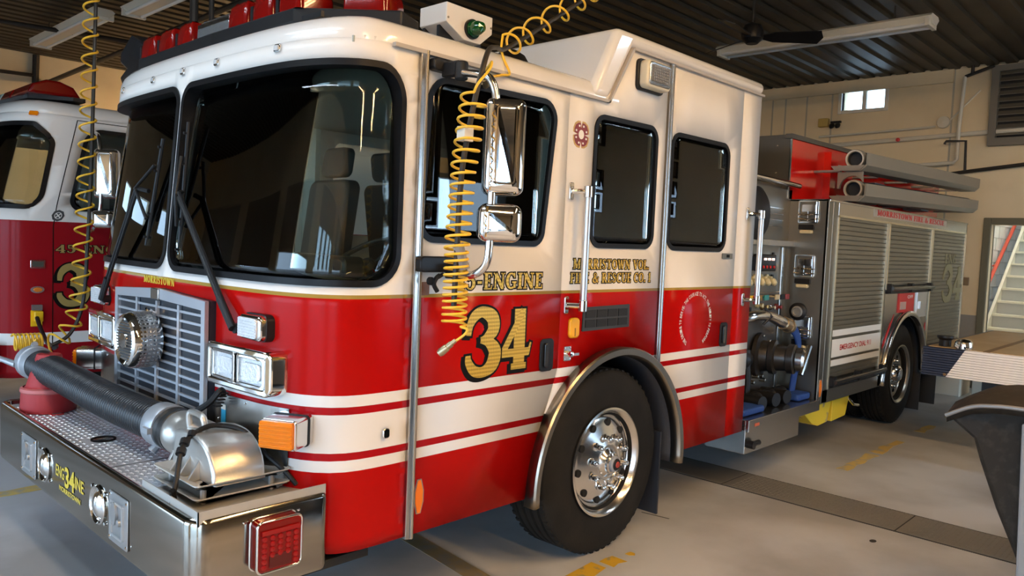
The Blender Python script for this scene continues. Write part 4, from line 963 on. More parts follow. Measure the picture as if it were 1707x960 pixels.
o = dome(1.885, 1.28, .38, .18, .10, 0, M('clear_dome', (.62, .64, .66), .10, .85)); 
q = MB(); q.box((1.80, 1.11, 2.745), (1.83, 1.45, 2.80)); q.build('reflector', chrome, LB, smooth=None)
q = MB()
for y in (.655, .885, 1.71, 1.95, 2.2): q.box((1.80, y-.012, 2.722), (1.97, y+.012, 2.80))
q.box((1.815, .32, 2.665), (1.83, 2.2, 2.69)); q.build('divider', black, LB, smooth=None)
# white equipment box with a green lamp on the roof
q = MB(); q.prism([(2.49, 2.80), (2.61, 2.735), (2.72, 2.735), (2.80, 2.80), (2.80, 2.885), (2.49, 2.892)], side(.30), 0, -.20); o = q.build('roof_box', white, E34, smooth=None, bevel=.004)
q = MB(); q.lathe([(0, 0), (.042, 0), (.042, .022), (.034, .022), (.034, .055), (.024, .078), (0, .086)], (2.655, .30, 2.795), (0, -1, 0), 24); q.build('green_lamp', greenlens, o)
MB().lathe([(0, -.001), (.048, -.001), (.048, .014), (0, .014)], (2.655, .30, 2.795), (0, -1, 0), 24).build('lamp_base', black, o)
q = MB()
for a, z in ((2.502, 2.82), (2.79, 2.83)): q.lathe([(0, 0), (.006, 0), (.005, .003), (0, .004)], (a, .30, z), (0, -1, 0), 8)
q.build('screw', steel, o)
q = MB(); q.box((2.50, .36, 2.64), (2.78, .38, 2.80)); q.box((2.50, .47, 2.64), (2.78, .49, 2.80)); q.build('box_stand', black, o, smooth=None)
q = MB(); q.lathe([(0, 0), (.10, 0), (.11, .05), (.08, .10), (.03, .13), (0, .135)], (3.02, .38, 2.65), (0, 0, 1), 24); q.build('roof_horn', black, E34)
q = MB(); q.lathe([(.03, 0), (.034, .1), (.05, .3), (.105, .42), (.115, .44), (.10, .44), (0, .35)], (2.9, .62, 2.72), (-1, .0, 0), 24); q.box((2.6, .58, 2.65), (2.64, .66, 2.74)); q.build('air_horn', black, E34)
q = MB(); q.tube([(2.34, .06, 2.60), (2.34, .04, 2.56)], .012, 8); q.build('roof_plug', brass, E34)
# ------------------------------------------------------------------ cab interior
q = MB(); q.prism([(1.66, 1.25), (1.66, 1.50), (1.80, 1.585), (2.05, 1.56), (2.12, 1.42), (2.05, 1.10), (1.75, 1.10)], lambda u, v, w: V((u, w, v)), .30, WID-.30); da = q.build('dashboard', M('dash_grey', (.06, .064, .07), .5), E34, bevel=.02)
q = MB(); q.prism(rrect(.30, 1.56, .98, 1.66, .04), lambda u, v, w: V((1.95+w, u, v)), 0, .12); q.build('instrument_hood', black, da, bevel=.015)
q = MB(); q.box((1.9, 1.05, 1.1), (2.9, 1.45, 1.52)); q.box((1.96, 1.1, 1.52), (2.2, 1.4, 1.72)); q.build('engine_cover', darkgrey, E34, smooth=None, bevel=.03)
q = MB(); m = Matrix.Translation((2.28, .62, 1.62)) @ Matrix.Rotation(rad(-35), 4, 'Y'); q.tube([m @ V((.22*cos(2*pi*k/36), .22*sin(2*pi*k/36), 0)) for k in range(36)], .014, 10, closed=True)
for a in (90, 210, 330): q.tube([m @ V((0, 0, -.03)), m @ V((.21*cos(rad(a)), .21*sin(rad(a)), 0))], .010, 8)
q.tube([m @ V((0, 0, -.02)), m @ V((0, 0, -.5))], .025, 10); q.lathe([(0, 0), (.06, 0), (.05, .03), (0, .035)], m @ V((0, 0, -.03)), m.to_3x3() @ V((0, 0, 1)), 20); q.build('steering_wheel', black, E34)
def seat(x, y, back=1):
    q = MB(); q.prism(rrect(-.25, -.24, .25, .24, .06), lambda u, v, w: V((x+u, y+v, 1.42+w)), 0, .12); o = q.build('seat', darkgrey, E34, bevel=.03, seg=3)
    q = MB(); q.prism(rrect(-.23, 0, .23, .62, .07), lambda u, v, w: V((x+back*(.22+w+v*.14), y+u, 1.50+v)), 0, .11); q.prism(rrect(-.13, .64, .13, .84, .05), lambda u, v, w: V((x+back*(.23+w+v*.14), y+u, 1.50+v)), 0, .09); q.build('backrest', darkgrey, o, bevel=.02, seg=3)
    MB().box((x-.18, y-.16, 1.09), (x+.18, y+.16, 1.42)).build('pedestal', black, o, smooth=None)
seat(2.62, .55); seat(2.62, 1.94); seat(3.75, .6, -1); seat(3.75, 1.9, -1); seat(4.70, .55); seat(4.70, 1.25); seat(4.70, 1.94)
q = MB(); q.box((3.04, .03, 1.20), (3.08, .20, 2.5)); q.box((3.04, 2.29, 1.20), (3.08, 2.45, 2.5)); q.box((1.8, .06, 2.52), (5.1, 2.43, 2.545)); q.build('headliner', cabgrey, E34, smooth=None)
q = MB(); q.box((2.02, 1.02, 1.72), (2.08, 1.28, 1.90)); q.box((2.03, 1.34, 1.66), (2.2, 1.54, 1.86)); q.tube([(2.05, 1.5, 1.84), (2.02, 1.52, 2.05)], .012, 8); q.build('radio_set', M('radio_grey', (.16, .17, .17), .4), da, smooth=None)
MB().box((2.015, 1.10, 1.66), (2.02, 1.22, 1.80)).build('paper_note', M('tan_paper', (.48, .34, .16), .7), da, smooth=None)
q = MB(); q.tube([(3.45, .10, 1.80), (3.45, .10, 1.98), (3.56, .10, 2.02), (3.66, .10, 1.98), (3.66, .10, 1.80)], .012, 8); q.tube([(3.66, .10, 1.98), (3.78, .10, 2.02), (3.86, .10, 2.0)], .012, 8); q.build('inside_rail', black, E34)
# ------------------------------------------------------------------ pump house and rear body
PY = .33
sf = side(0); pf = side(PY)
q = MB(); q.box((5.25, PY, .55), (6.52, 2.16, 2.30)); pumph = q.build('pump_house', steel, E34, smooth=None)
q = MB(); q.box((5.25, PY-.05, 1.815), (6.50, PY, 1.865)); q.box((5.25, PY-.012, .605), (6.50, PY, .615)); q.box((6.36, PY-.02, .60), (6.40, PY, 1.81)); q.box((5.25, PY-.008, 1.42), (6.36, PY, 1.43)); q.build('panel_ledge', steelh, pumph, smooth=None, bevel=.004)
q = MB(); q.box((5.30, PY-.004, .62), (6.34, PY, 1.40)); q.build('lower_panel', M('dark_steel_panel', (.20, .185, .17), .35, .9), pumph, smooth=None)
q = MB(); q.box((5.86, PY-.075, 1.605), (6.14, PY, 1.742)); o = q.build('pump_display', black, pumph, bevel=.012, smooth=None)
q = MB()
for k, x in enumerate((5.93, 6.0, 6.07)): q.box((x-.022, PY-.079, 1.695), (x+.022, PY-.074, 1.712))
q.build('display_digits', M('lit_digits', (1, .62, .5), emit=1.2), o, smooth=None)
q = MB()
for x in (5.90, 5.96, 6.02, 6.09): q.lathe([(0, 0), (.012, 0), (.012, .008), (0, .01)], (x, PY-.075, 1.64), (0, -1, 0), 10)
q.build('display_button', decalred, o)
q = MB(); q.box((5.765, PY-.03, 1.61), (5.85, PY, 1.725)); q.build('gauge_window', black, pumph, smooth=None, bevel=.006)
q = MB()
for z in (1.715, 1.53): q.box((6.205, PY-.012, z-.045), (6.232, PY, z+.045))
q.build('panel_slot', black, pumph, smooth=None)
for x in (5.70, 5.807, 5.911, 6.017, 6.125):
    q = MB(); q.lathe([(0, 0), (.034, 0), (.034, .012), (.018, .02), (.018, .05), (0, .05)], (x, PY, 1.545), (0, -1, 0), 18); q.lathe([(0, 0), (.020, .006), (.026, .02), (.024, .05), (.012, .062), (0, .062)], (x, PY-.05, 1.545), (0, -.55, -1), 14); q.build('control_handle', M('ivory_handle', (.62, .56, .34), .35), pumph)
for x, m in ((5.66, yellow), (5.74, yellow), (5.83, brass), (5.95, M('teal_tag', (.03, .25, .26), .4)), (6.15, M('tan_tag', (.60, .50, .30), .4)), (6.25, black), (6.335, M('dull_red_tag', (.25, .03, .03), .4))):
    q = MB(); q.tube([(x, PY, 1.395), (x, PY-.09, 1.395)], .008, 8); q.box((x-.035, PY-.10, 1.372), (x+.035, PY-.085, 1.415)); q.build('pull_control', m, pumph, smooth=None, bevel=.003)
for x, z, m in ((5.97, 1.325, M('ivory_handle', (.6, .5, .3))), (6.06, 1.31, brass), (6.2, 1.30, chrome), (6.32, 1.30, M('dull_red_tag', (.25, .03, .03)))):
    q = MB(); q.lathe([(0, 0), (.03, 0), (.025, .02), (.012, .03), (.018, .06), (0, .065)], (x, PY, z), (0, -1, 0), 14); q.build('drain_knob', m, pumph)
for x in (5.8,):
    q = MB(); q.tube([(x, PY-.03, 1.235), (x, PY-.03, 1.315)], .016, 8); q.build('lever', black, pumph)
# discharge elbow with the blue hose coming off it
q = MB(); q.tube(catmull([(5.55, PY, 1.20), (5.66, PY-.09, 1.245), (5.80, PY-.12, 1.258), (5.95, PY-.13, 1.245), (6.08, PY-.14, 1.21), (6.24, PY-.15, 1.165)], 7), [.04]*8+[.042]*20+[.046]*8, 16); el = q.build('discharge_elbow', dull_chrome, pumph)
q = MB(); q.tube([(6.18, PY-.145, 1.183), (6.30, PY-.155, 1.145)], .055, 18); q.tube([(6.26, PY-.15, 1.158), (6.28, PY-.152, 1.152)], .062, 18); q.build('hose_coupling', M('bronze_coupling', (.42, .33, .22), .35, .9), el)
q = MB(); q.tube([(5.86, PY-.12, 1.18), (5.90, PY-.17, 1.25), (5.88, PY-.12, 1.315)], .012, 8); q.build('elbow_band', black, el)
# large capped intake
q = MB(); q.lathe([(0, 0), (.19, 0), (.19, .03), (.13, .04), (.12, .10), (.14, .11), (.14, .15), (.11, .16), (.10, .24), (.12, .25), (.12, .30), (.09, .32), (0, .32)], (6.05, PY, .905), (.18, -1, 0), 32); it = q.build('pump_intake', M('dark_intake', (.055, .052, .05), .32, .7), pumph)
q = MB(); q.lathe([(0, .32), (.10, .32), (.10, .37), (.08, .385), (0, .385)], (6.05, PY, .905), (.18, -1, 0), 28); q.tube([(6.02, -.055, .80), (6.17, -.055, 1.02)], .018, 8); q.build('intake_cap', dull_chrome, it)
q = MB()
for k in range(8): a = 2*pi*k/8; q.lathe([(0, 0), (.014, 0), (.012, .02), (0, .024)], (6.05+.165*cos(a), PY-.03, .905+.165*sin(a)), (0, -1, 0), 8)
q.build('bolt', chrome, it)
q = MB(); q.lathe([(0, 0), (.09, 0), (.085, .06), (.05, .09), (0, .1)], (5.74, PY, .90), (0, -1, 0), 22); q.tube([(5.74, PY-.06, .98), (5.74, PY-.08, .70), (5.73, PY-.07, .56)], .026, 10); q.tube([(5.55, PY-.05, .98), (5.60, PY-.09, .86), (5.55, PY-.05, .72)], .02, 8); q.build('drain_hose', black, pumph)
q = MB(); q.box((5.86, PY-.012, .66), (6.24, PY, .79))
for x in (5.9, 5.97, 6.05, 6.1): q.lathe([(0, 0), (.018, 0), (.016, .05), (0, .055)], (x, PY-.01, .70+.04*((x*100) % 2)), (0, -1, 0), 10)
q.build('drain_plate', steel, pumph, smooth=None)
# stainless upright, reel and rail above the pump panel
q = MB(); q.box((5.25, PY+.005, 1.865), (6.42, PY+.03, 2.30)); 
for z in (1.98, 2.03, 2.08, 2.13): q.box((5.95, PY-.003, z), (6.36, PY+.01, z+.006))
q.build('louvre_panel', steelh, pumph, smooth=None)
q = MB(); q.lathe([(0, 0), (.20, 0), (.22, .03), (.22, .05), (.18, .08), (0, .09)], (5.80, PY+.01, 2.06), (0, -1, 0), 32); q.build('hose_reel', black, pumph)
q = MB(); q.tube([(5.3, PY-.06, 2.36), (6.52, PY-.06, 2.335)], .024, 12); q.tube([(6.50, PY-.06, 2.335), (6.50, PY+.05, 2.335)], .014, 8); q.build('crosslay_rail', chrome, pumph)
q = MB(); q.box((5.25, PY+.06, 2.30), (6.44, 2.1, 2.34)); q.build('pump_roof', steel, pumph, smooth=None)
# running board with its front drawer
q = MB(); q.box((5.20, -.02, .50), (6.47, PY, .54)); q.box((5.20, -.045, .455), (6.47, -.015, .545)); rb = q.build('running_board', steelh, E34, smooth=None, bevel=.004)
q = MB(); q.box((5.20, -.02, .29), (6.13, .30, .50)); q.build('step_drawer', steelh, rb, smooth=None, bevel=.005)
q = MB(); q.tube([(5.22, -.03, .37), (5.22, -.085, .37)], .03, 12); q.tube([(5.22, -.06, .37), (5.34, -.06, .37)], .02, 10); q.build('drain_valve', black, rb)
MB().box((5.29, -.048, .49), (5.36, -.044, .512)).build('red_tag', M('orange_tag', (.60, .12, .05), .5), rb, smooth=None)
# body: front face, corner post, header, posts, lower edge
q = MB(); q.box((6.50, .004, .49), (6.54, 2.48, 2.22)); q.box((6.54, .03, .49), (8.02, 2.46, 2.20)); q.box((9.43, .03, .49), (10.83, 2.46, 2.20)); q.box((8.02, .03, 1.22), (9.43, 2.46, 2.20)); q.box((8.02, .72, .62), (9.43, 1.77, 1.22)); bodyo = q.build('rear_body', steel, E34, smooth=None)
q = MB()
for a, b_ in (((6.50, -.004, .49), (6.595, .02, 2.21)), ((6.60, -.004, .49), (6.715, .02, 2.21)), ((7.975, -.004, .49), (8.035, .02, 2.10)), ((9.42, -.004, .49), (9.475, .02, 2.10)), ((10.83, -.006, .49), (10.86, .02, 2.21)), ((6.60, -.004, .485), (8.06, .02, .60)), ((9.44, -.004, .485), (10.84, .02, .79))): MB().box(a, b_).build('corner_post', steel, bodyo, smooth=None, bevel=.003)
q = MB(); q.box((6.715, -.006, 2.095), (10.86, .02, 2.225)); q.box((6.50, -.012, 2.205), (10.87, .40, 2.225)); q.build('header', steelh, bodyo, smooth=None, bevel=.003)
q = MB()
for x in (6.722, 7.972, 8.038, 9.418, 9.478, 10.826): q.box((x-.010, -.012, .79 if x > 9.45 else (.60 if x < 8 else 1.44)), (x+.010, .0, 2.095))
q.box((6.712, -.012, 2.085), (10.836, .0, 2.103)); q.build('door_track', M('gold_trim_aluminium', (.70, .62, .46), .28, .95), bodyo, smooth=None)
q = MB(); q.prism(rrect(7.55, 2.135, 9.95, 2.212, .004, 2), sf, .006, .008); bd = q.build('reflective_band', M('silver_reflective', (.50, .46, .40), .3, .5), bodyo, smooth=None)
f = MB(); serif('MORRISTOWN FIRE & RESCUE', 7.64, 9.84, 2.148, .054, lambda u, v, w: sf(u, v, .008+w), f); f.build('lettering', decalred, bd, smooth=None)
def shutter(x0, x1, z0, z1):
    pf_ = []; z = z0; p_ = .0415
    while z < z1-.001:
        t = min(z+p_, z1); pf_ += [(.006, z), (.0, z+.005), (-.001, z+p_*.5), (.0, t-.005), (.006, t-.0005)]; z += p_
    n = len(pf_); mb = MB(); mb.add([(x0, y, z) for y, z in pf_]+[(x1, y, z) for y, z in pf_], [(i, n+i, n+i+1, i+1) for i in range(n-1)])
    return mb.build('roller_shutter', slatm, bodyo, smooth=30, fixn=False)
s1 = shutter(6.732, 7.965, .69, 2.09); s2 = shutter(8.05, 9.41, 1.48, 2.09); s3 = shutter(9.488, 10.82, .80, 2.09)
mb = MB()
for a, b_ in ((1.055, 1.110), (.872, 1.028), (.795, .848)): mb.box((6.738, -.007, a), (7.960, -.003, b_))
bd = mb.build('reflective_stripe', reflwhite, s1, smooth=None)
sans('EMERGENCY DIAL 911', lambda u, v, w: sf(u, v, .007+w), 6.93, 7.70, .925, .050, .02, .0015).build('lettering', decalred, bd, smooth=None)
f = MB()
for P in three: vstroke(f, [((a-2.43)*1.9+10.0, (b_-1.125)*1.35+1.27, w*1.5) for a, b_, w in P], sf, .006)
for P in four: vstroke(f, [((a-2.43)*1.9+10.0, (b_-1.125)*1.35+1.27, w*1.5) for a, b_, w in P], sf, .006, smooth=False)
serif('ENG', 10.0, 10.5, 1.72, .11, lambda u, v, w: sf(u, v, .004+w), f)
f.build('lettering', M('faded_gold', (.27, .24, .13), .4, .3), s3, smooth=None)
def latchbar(x0, x1, z, par):
    q = MB(); q.tube([(x0, -.055, z), (x1, -.055, z)], .022, 12); o = q.build('latch_bar', M('black_chrome', (.10, .10, .10), .2, .9), par)
    q = MB()
    for x in (x0+.02, (x0+x1)/2, x1-.02): q.prism(rrect(x-.035, z-.045, x+.035, z+.045, .01, 3), sf, .0, .05)
    q.box((x0, -.02, z-.055), (x1, 0, z-.03)); q.build('latch_mount', black, o, smooth=None)
latchbar(8.06, 9.42, 1.455, s2); latchbar(6.74, 8.02, .665, s1)
# wheel arch of the rear axle: quarter panels round the opening
qp = MB(); skin(qp, [(8.03, .60), (8.725-.665, .60)]+arc(8.725, .47, .665, .685, 169, 11, 26)+[(9.42, .60), (9.42, 1.44), (8.03, 1.44)], [], lambda u, v, w: V((u, -.002, v)), .15); qp.build('quarter_panel', steelh, bodyo, smooth=None, solid=.01)
fl = MB(); strip(fl, [(arc(8.725, .47, r, r*1.03, 178, 2, 40), w) for r, w in ((.715, 0), (.717, .04), (.70, .052), (.675, .045), (.67, 0), (.668, -.03))], sf); fl.build('arch_flare', dull_chrome, E34, smooth=60, solid=.004, fixn=False)
MB().box((8.02, .70, .49), (9.43, .72, 1.22)).box((8.02, .03, .49), (8.03, .70, 1.22)).box((9.42, .03, .49), (9.43, .70, 1.22)).box((8.02, .03, 1.20), (9.43, .70, 1.22)).build('arch_liner', M('liner_black', (.02, .022, .028)), bodyo, smooth=None)
q = MB(); q.box((8.43, -.012, 1.20), (8.93, -.002, 1.40)); o = q.build('safety_sign', decalred, bodyo, smooth=None)
sans('OFF', lambda u, v, w: sf(u, v, .012+w), 8.70, 8.88, 1.34, .035, .02, .001).build('lettering', reflwhite, o, smooth=None)
MB().box((8.47, -.015, 1.23), (8.66, -.011, 1.31)).build('label_patch', M('pinkish_label', (.50, .32, .26), .5), o, smooth=None)
q = MB(); q.prism(rrect(9.04, 1.13, 9.36, 1.41, .01, 3), sf, 0, .014); q.box((9.1, -.03, 1.22), (9.17, -.012, 1.30)); q.build('fuel_door', M('pale_steel', (.66, .66, .66), .3, .8), bodyo, smooth=None)
q = MB(); q.prism([(8.04, .86), (8.10, .90), (8.30, 1.13), (8.34, 1.19), (8.24, 1.10), (8.07, .93)], sf, .003, .006); q.build('red_stripe', decalred, bodyo, smooth=None); MB().prism([(9.36, .86), (9.41, .86), (9.41, 1.06), (9.36, .98)], sf, .003, .006).build('red_stripe', decalred, bodyo, smooth=None)
def loz(): lozenge(6.405, 6.475, .55, .70, bodyo)
lz = MB(); lozenge(6.520, 6.585, .55, .70, bodyo, -.004)
q = MB(); q.tube([(7.3, .02, .45), (7.3, -.03, .40), (7.42, -.03, .38)], .012, 8); q.build('grab_hook', chrome, bodyo)
# folding steps on the front face of the body
bfm = front(6.50)
def fstep(y, z):
    fn = lambda u, v, w=0: V((6.50-w, y-u, z+v))
    q = MB(); q.ring(rrect(-.088, -.06, .088, .135, .014, 3), rrect(-.070, -.045, .070, .118, .010, 3), fn, 0, .014); q.prism([(-.06, .035), (.06, .035), (.06, .10), (-.06, .10)], fn, .0, .008); o = q.build('folding_step', dull_chrome, bodyo, smooth=None, bevel=.003)
    q = MB(); 
    for v in (.012, -.025): q.tube([fn(-.088, v, .02), fn(.088, v, .02)], .007, 8)
    q.tube([fn(0, .04, .016), fn(0, -.04, .016)], .005, 6); q.tube([fn(-.07, .12, .016), fn(-.07, -.05, .016)], .006, 6); q.tube([fn(.07, .12, .016), fn(.07, -.05, .016)], .006, 6); q.build('step_bar', chrome, o)
    q = MB(); q.prism(rrect(-.07, -.115, .06, -.072, .006, 3), fn, 0, .03); q.build('hinge_block', black, o, smooth=None)
    q = MB(); q.prism(rrect(-.055, -.150, .05, -.118, .012, 4), fn, .0, .045); q.build('step_light', M('ivory_light', (.72, .62, .38), .25), o, bevel=.008)
fstep(.165, 2.08); fstep(.17, 1.62); fstep(.165, 1.10)
q = MB(); q.lathe([(.075, 0), (.075, .02), (.05, .03), (.046, .012), (.0, .012)], (6.50, .20, 1.265), (-1, 0, 0), 32); o = q.build('discharge_port', black, bodyo)
MB().lathe([(.0, .012), (.048, .012), (.048, .034), (.036, .036), (.034, .02), (0, .02)], (6.50, .20, 1.265), (-1, 0, 0), 28).build('port_ring', M('worn_ring', (.42, .40, .36), .4, .7), o)
# dark bulkhead, red hose bed side and rail above the body
q = MB(); q.box((6.43, .33, 2.30), (6.46, 2.15, 2.765)); q.build('hose_bed_bulkhead', M('grey_bulkhead', (.085, .08, .07), .5, .3), E34, smooth=None)
q = MB()
for z in (2.45, 2.68): q.lathe([(0, 0), (.007, 0), (0, .006)], (6.43, .45, z), (-1, 0, 0), 8)
q.build('rivet', chrome, E34)
q = MB(); q.prism([(6.44, 2.225), (10.80, 2.225), (10.80, 2.80), (6.44, 2.745)], side(.33), 0, -.03); o = q.build('hose_bed_side', redp, E34, smooth=None)
MB().box((6.43, .322, 2.225), (6.45, .335, 2.75)).build('edge_trim', steelh, o, smooth=None)
q = MB(); q.box((7.16, .265, 2.225), (7.28, .33, 2.70)); q.build('side_rib', redp, o, smooth=None)
q = MB(); q.prism([(6.42, 2.735), (10.85, 2.79), (10.85, 2.83), (6.42, 2.775)], side(.315), 0, -.06); q.build('top_rail', M('grey_rail', (.11, .10, .085), .45, .4), o, smooth=None)
q = MB(); q.box((6.46, .36, 2.76), (10.8, 2.15, 2.775)); q.build('hose_cover', M('hose_cover_vinyl', (.05, .045, .04), .6), o, smooth=None)
# trays for the hard suction tubes
def tray(z0, dz, nm):
    A = [(-.125, .045), (-.08, 0), (.075, 0), (.122, .045), (.126, .150), (.112, .150), (.110, .055), (.07, .012), (-.075, .012), (-.125, .057)]
    q = MB(); 
    n = len(A); q.add([V((6.90, -.025-u, z0+v)) for u, v in A]+[V((10.78, .0-u, z0+dz+v)) for u, v in A], [(i, (i+1) % n, (i+1) % n+n, i+n) for i in range(n)]+[tuple(range(n))[::-1], tuple(range(n, 2*n))])
    o = q.build('suction_tray', M('tray_aluminium', (.27, .245, .20), .45, .5), E34, smooth=None)
    q = MB()
    for k in range(5):
        x = 6.95+k*.92; zz = z0+dz*k/4.1
        q.box((x, .10, zz+.0), (x+.05, .33, zz+.02))
    q.build('tray_bracket', steel, o, smooth=None)
    return o
tray(2.492, .115, 'a'); tray(2.232, .115, 'b')
q = MB(); q.prism([(.11, 2.345), (.11, 2.487), (-.10, 2.490), (-.10, 2.450)]+[(-.015+.105*cos(rad(a)), 2.345+.11*sin(rad(a))) for a in range(150, -1, -15)], lambda u, v, w: V((6.93+w, u, v)), 0, .03); q.prism([(.12, 2.235), (-.085, 2.235), (-.13, 2.28), (.16, 2.28)], lambda u, v, w: V((6.89+w, u, v)), 0, .008); q.prism([(.12, 2.495), (-.085, 2.495), (-.13, 2.54), (.16, 2.54)], lambda u, v, w: V((6.89+w, u, v)), 0, .008); q.build('saddle_bracket', M('tray_aluminium', (.5, .46, .4)), E34, smooth=None)
for x in (7.9, 8.6, 9.4):
    q = MB(); q.box((x, .12, 2.30), (x+.28, .31, 2.48)); q.build('tray_saddle', M('saddle_grey', (.16, .15, .15), .6), E34, smooth=None)
def stube(z, dz, lab):
    x0 = 6.93; a = V((x0, -.03, z)); b_ = V((10.70, -.005, z+dz)); d = (b_-a).normalized()
    q = MB(); q.lathe([(.062, .05), (.062, 0), (.072, 0), (.072, .3)], a, d, 32, cap=False)
    q.lathe([(.072, .02), (.072, (b_-a).length), (.06, (b_-a).length), (.06, .02)], a, d, 32, cap=False)
    o = q.build('suction_tube', M('dark_tube', (.03, .03, .032), .5), None, origin=a)
    q = MB(); q.lathe([(.060, .0), (.066, -.012), (.078, -.012), (.083, .0), (.083, .06), (.074, .07)], a, d, 32, cap=False); q.build('coupling', M('tan_coupling', (.52, .46, .36), .4, .6), o)
    q = MB(); q.lathe([(0, .06), (.061, .06), (.061, .07), (0, .07)], a, d, 28); q.build('tube_bore', M('bore_dark', (.012, .012, .014), .7), o)
    tag(o, lab, 'suction hose', 'hard suction tubes on the body side'); return o
stube(2.598, .115, 'hard suction tube in the upper side tray of the engine'); stube(2.338, .115, 'hard suction tube in the lower side tray of the engine')
# yellow chock, mud flap
q = MB(); q.box((10.0, -.0, .06), (10.015, .5, .62)); q.build('mud_flap', M('mud_flap_brown', (.03, .025, .02), .7), E34, smooth=None)
MB().box((9.46, .02, .06), (9.475, .60, .60)).build('mud_flap', M('mud_flap_brown', (.03, .025, .02), .7), E34, smooth=None)
q = MB()
for x0 in (6.60, 7.03): q.prism([(x0-.27 if x0 < 7 else x0, .455), (x0+.40, .455), (x0+.33, .275), (x0+.13, .265) if x0 < 7 else (x0, .262), (x0 if x0 < 7 else x0, .30), (x0-.15 if x0 < 7 else x0, .39)], side(.06), 0, -.26)
o = tag(q.build('wheel_chock', yellowpaint, E34, smooth=None, bevel=.006), 'pair of yellow wheel chocks in a rack under the body')
q = MB(); q.box((6.35, .08, .455), (7.50, .33, .492)); q.build('chock_rack', black, E34, smooth=None)
# ------------------------------------------------------------------ things lying on or hanging by the engine
def hosepath(P, k=10): return catmull([V(p) for p in P], k)
# black corrugated suction hose across the bumper
HP = hosepath([(1.325, 2.45, .955), (1.335, 2.15, .945), (1.352, 1.8, .925), (1.375, 1.4, .900), (1.405, 1.05, .885), (1.43, .80, .880)], 12)
L = [0]
for a, b in zip(HP, HP[1:]): L.append(L[-1]+(b-a).length)
def hp(s):
    for i in range(len(L)-1):
        if L[i+1] >= s: f = (s-L[i])/(L[i+1]-L[i]); return HP[i]*(1-f)+HP[i+1]*f
    return HP[-1]
P, R = [], []; s = .05; pit = .0205
while s < L[-1]-.03:
    for f, r in ((0, .079), (.2, .085), (.5, .086), (.8, .085)): P.append(hp(s+f*pit)); R.append(r)
    s += pit
q = MB(); q.tube(P, R, 28); sh = q.build('suction_hose', M('black_hose', (.016, .017, .020), .33), None, smooth=70, origin=HP[0])
tag(sh, 'black corrugated suction hose lying across the chrome bumper', 'suction hose')
d0 = (HP[1]-HP[0]).normalized(); d1 = (HP[-1]-HP[-2]).normalized()
q = MB(); q.lathe([(.070, -.02), (.091, -.025), (.096, 0), (.096, .05), (.090, .055), (.090, .11), (.086, .13)], HP[0], d0, 36, cap=False); q.lathe([(0, -.006), (.075, -.006), (.075, 0), (0, 0)], HP[0], d0, 30); c0 = q.build('end_coupling', M('grey_coupling', (.42, .44, .47), .42, .5), sh)
q = MB()
for v in (V((-.02, .06, .02)), ): q.tube([HP[0]+V((-.085, 0, -.01)), HP[0]+V((-.13, .10, .01)), HP[0]+V((-.135, .17, .005))], [.02, .016, .018], 10)
q.tube([HP[0]+V((0, 0, .085)), HP[0]+V((.0, -.03, .105))], .018, 8); q.tube([HP[0]+V((0.03, -.05, -.085)), HP[0]+V((.03, -.08, -.11))], .016, 8); q.build('coupling_lug', M('grey_coupling', (.42, .44, .47)), c0)
q = MB(); q.lathe([(.084, -.115), (.090, -.11), (.097, -.10), (.099, -.02), (.095, -.012), (.084, -.01)], HP[-1], d1, 36, cap=False)
q.tube([HP[-1]+V((-.05, .05, -.085)), HP[-1]+V((-.07, .05, -.105))], .02, 8); q.box((-.02, -.05, -.012), (.02, .01, .012), 0, Matrix.Translation(HP[-1]+V((-.095, .04, .0)))); q.build('end_coupling', M('grey_coupling', (.42, .44, .47)), sh)
# aluminium low-level strainer on two plates, joined to the hose
SC = V((1.43, .40, .88)); st_ = thing('suction_strainer', (1.43, .36, .725), 'cast aluminium strainer on double plates at the near end of the bumper', 'strainer')
q = MB(); q.lathe([(.070, 0), (.094, .0), (.096, .012), (.088, .02), (.088, .045), (.096, .05), (.096, .075), (.088, .08)], (1.43, .79, .880), (0, -1, 0), 40, cap=False); q.build('swivel_collar', M('black_gasket', (.02, .02, .02), .4), st_)
q = MB(); q.lathe([(.05, .07), (.084, .07), (.094, .082), (.096, .10), (.096, .135), (.088, .15), (.084, .18), (.084, .215), (.088, .235), (.088, .34)], (1.43, .79, .880), (0, -1, 0), 44, cap=False)
q.build('barrel', cast, st_, smooth=45)
dm = MB(); prof = [(.56, .79), (.53, .945), (.44, .958), (.37, .958)]+[(.37-.185*sin(rad(a)), .80+.158*cos(rad(a))) for a in range(12, 91, 13)]+[(.175, .79)]
n = len(prof); lv = [(-.108, .012), (-.098, 0), (.098, 0), (.108, .012)]
rows = [[V((1.43+w, .375+(u-.375)*(1-k_*4), .79+(v-.79)*(1-k_*4))) for u, v in prof] for w, k_ in lv]
dm.add([p for r in rows for p in r], [(i*n+j, i*n+(j+1) % n, (i+1)*n+(j+1) % n, (i+1)*n+j) for i in range(len(lv)-1) for j in range(n)]+[tuple(range(n))[::-1], tuple(range((len(lv)-1)*n, len(lv)*n))])
dm.build('strainer_dome', cast, st_, smooth=45, bevel=.006)
q = MB()
for y in (.30, .38, .46): q.prism([(1.33, .79), (1.272, .79), (1.33, .88)], lambda u, v, w, y=y: V((u, y+w, v)), 0, .012)
q.prism([(1.34, .79), (1.40, .79), (1.36, .83)], lambda u, v, w: V((u, .62+w, v)), 0, .02); q.build('rib', cast, st_, smooth=None, bevel=.003)
q = MB(); q.tube(catmull([(1.385, .53, .94), (1.38, .53, .995), (1.385, .51, 1.01), (1.385, .43, 1.008), (1.385, .405, .99), (1.39, .40, .945)], 6), .013, 10); q.build('carry_handle', cast, st_)
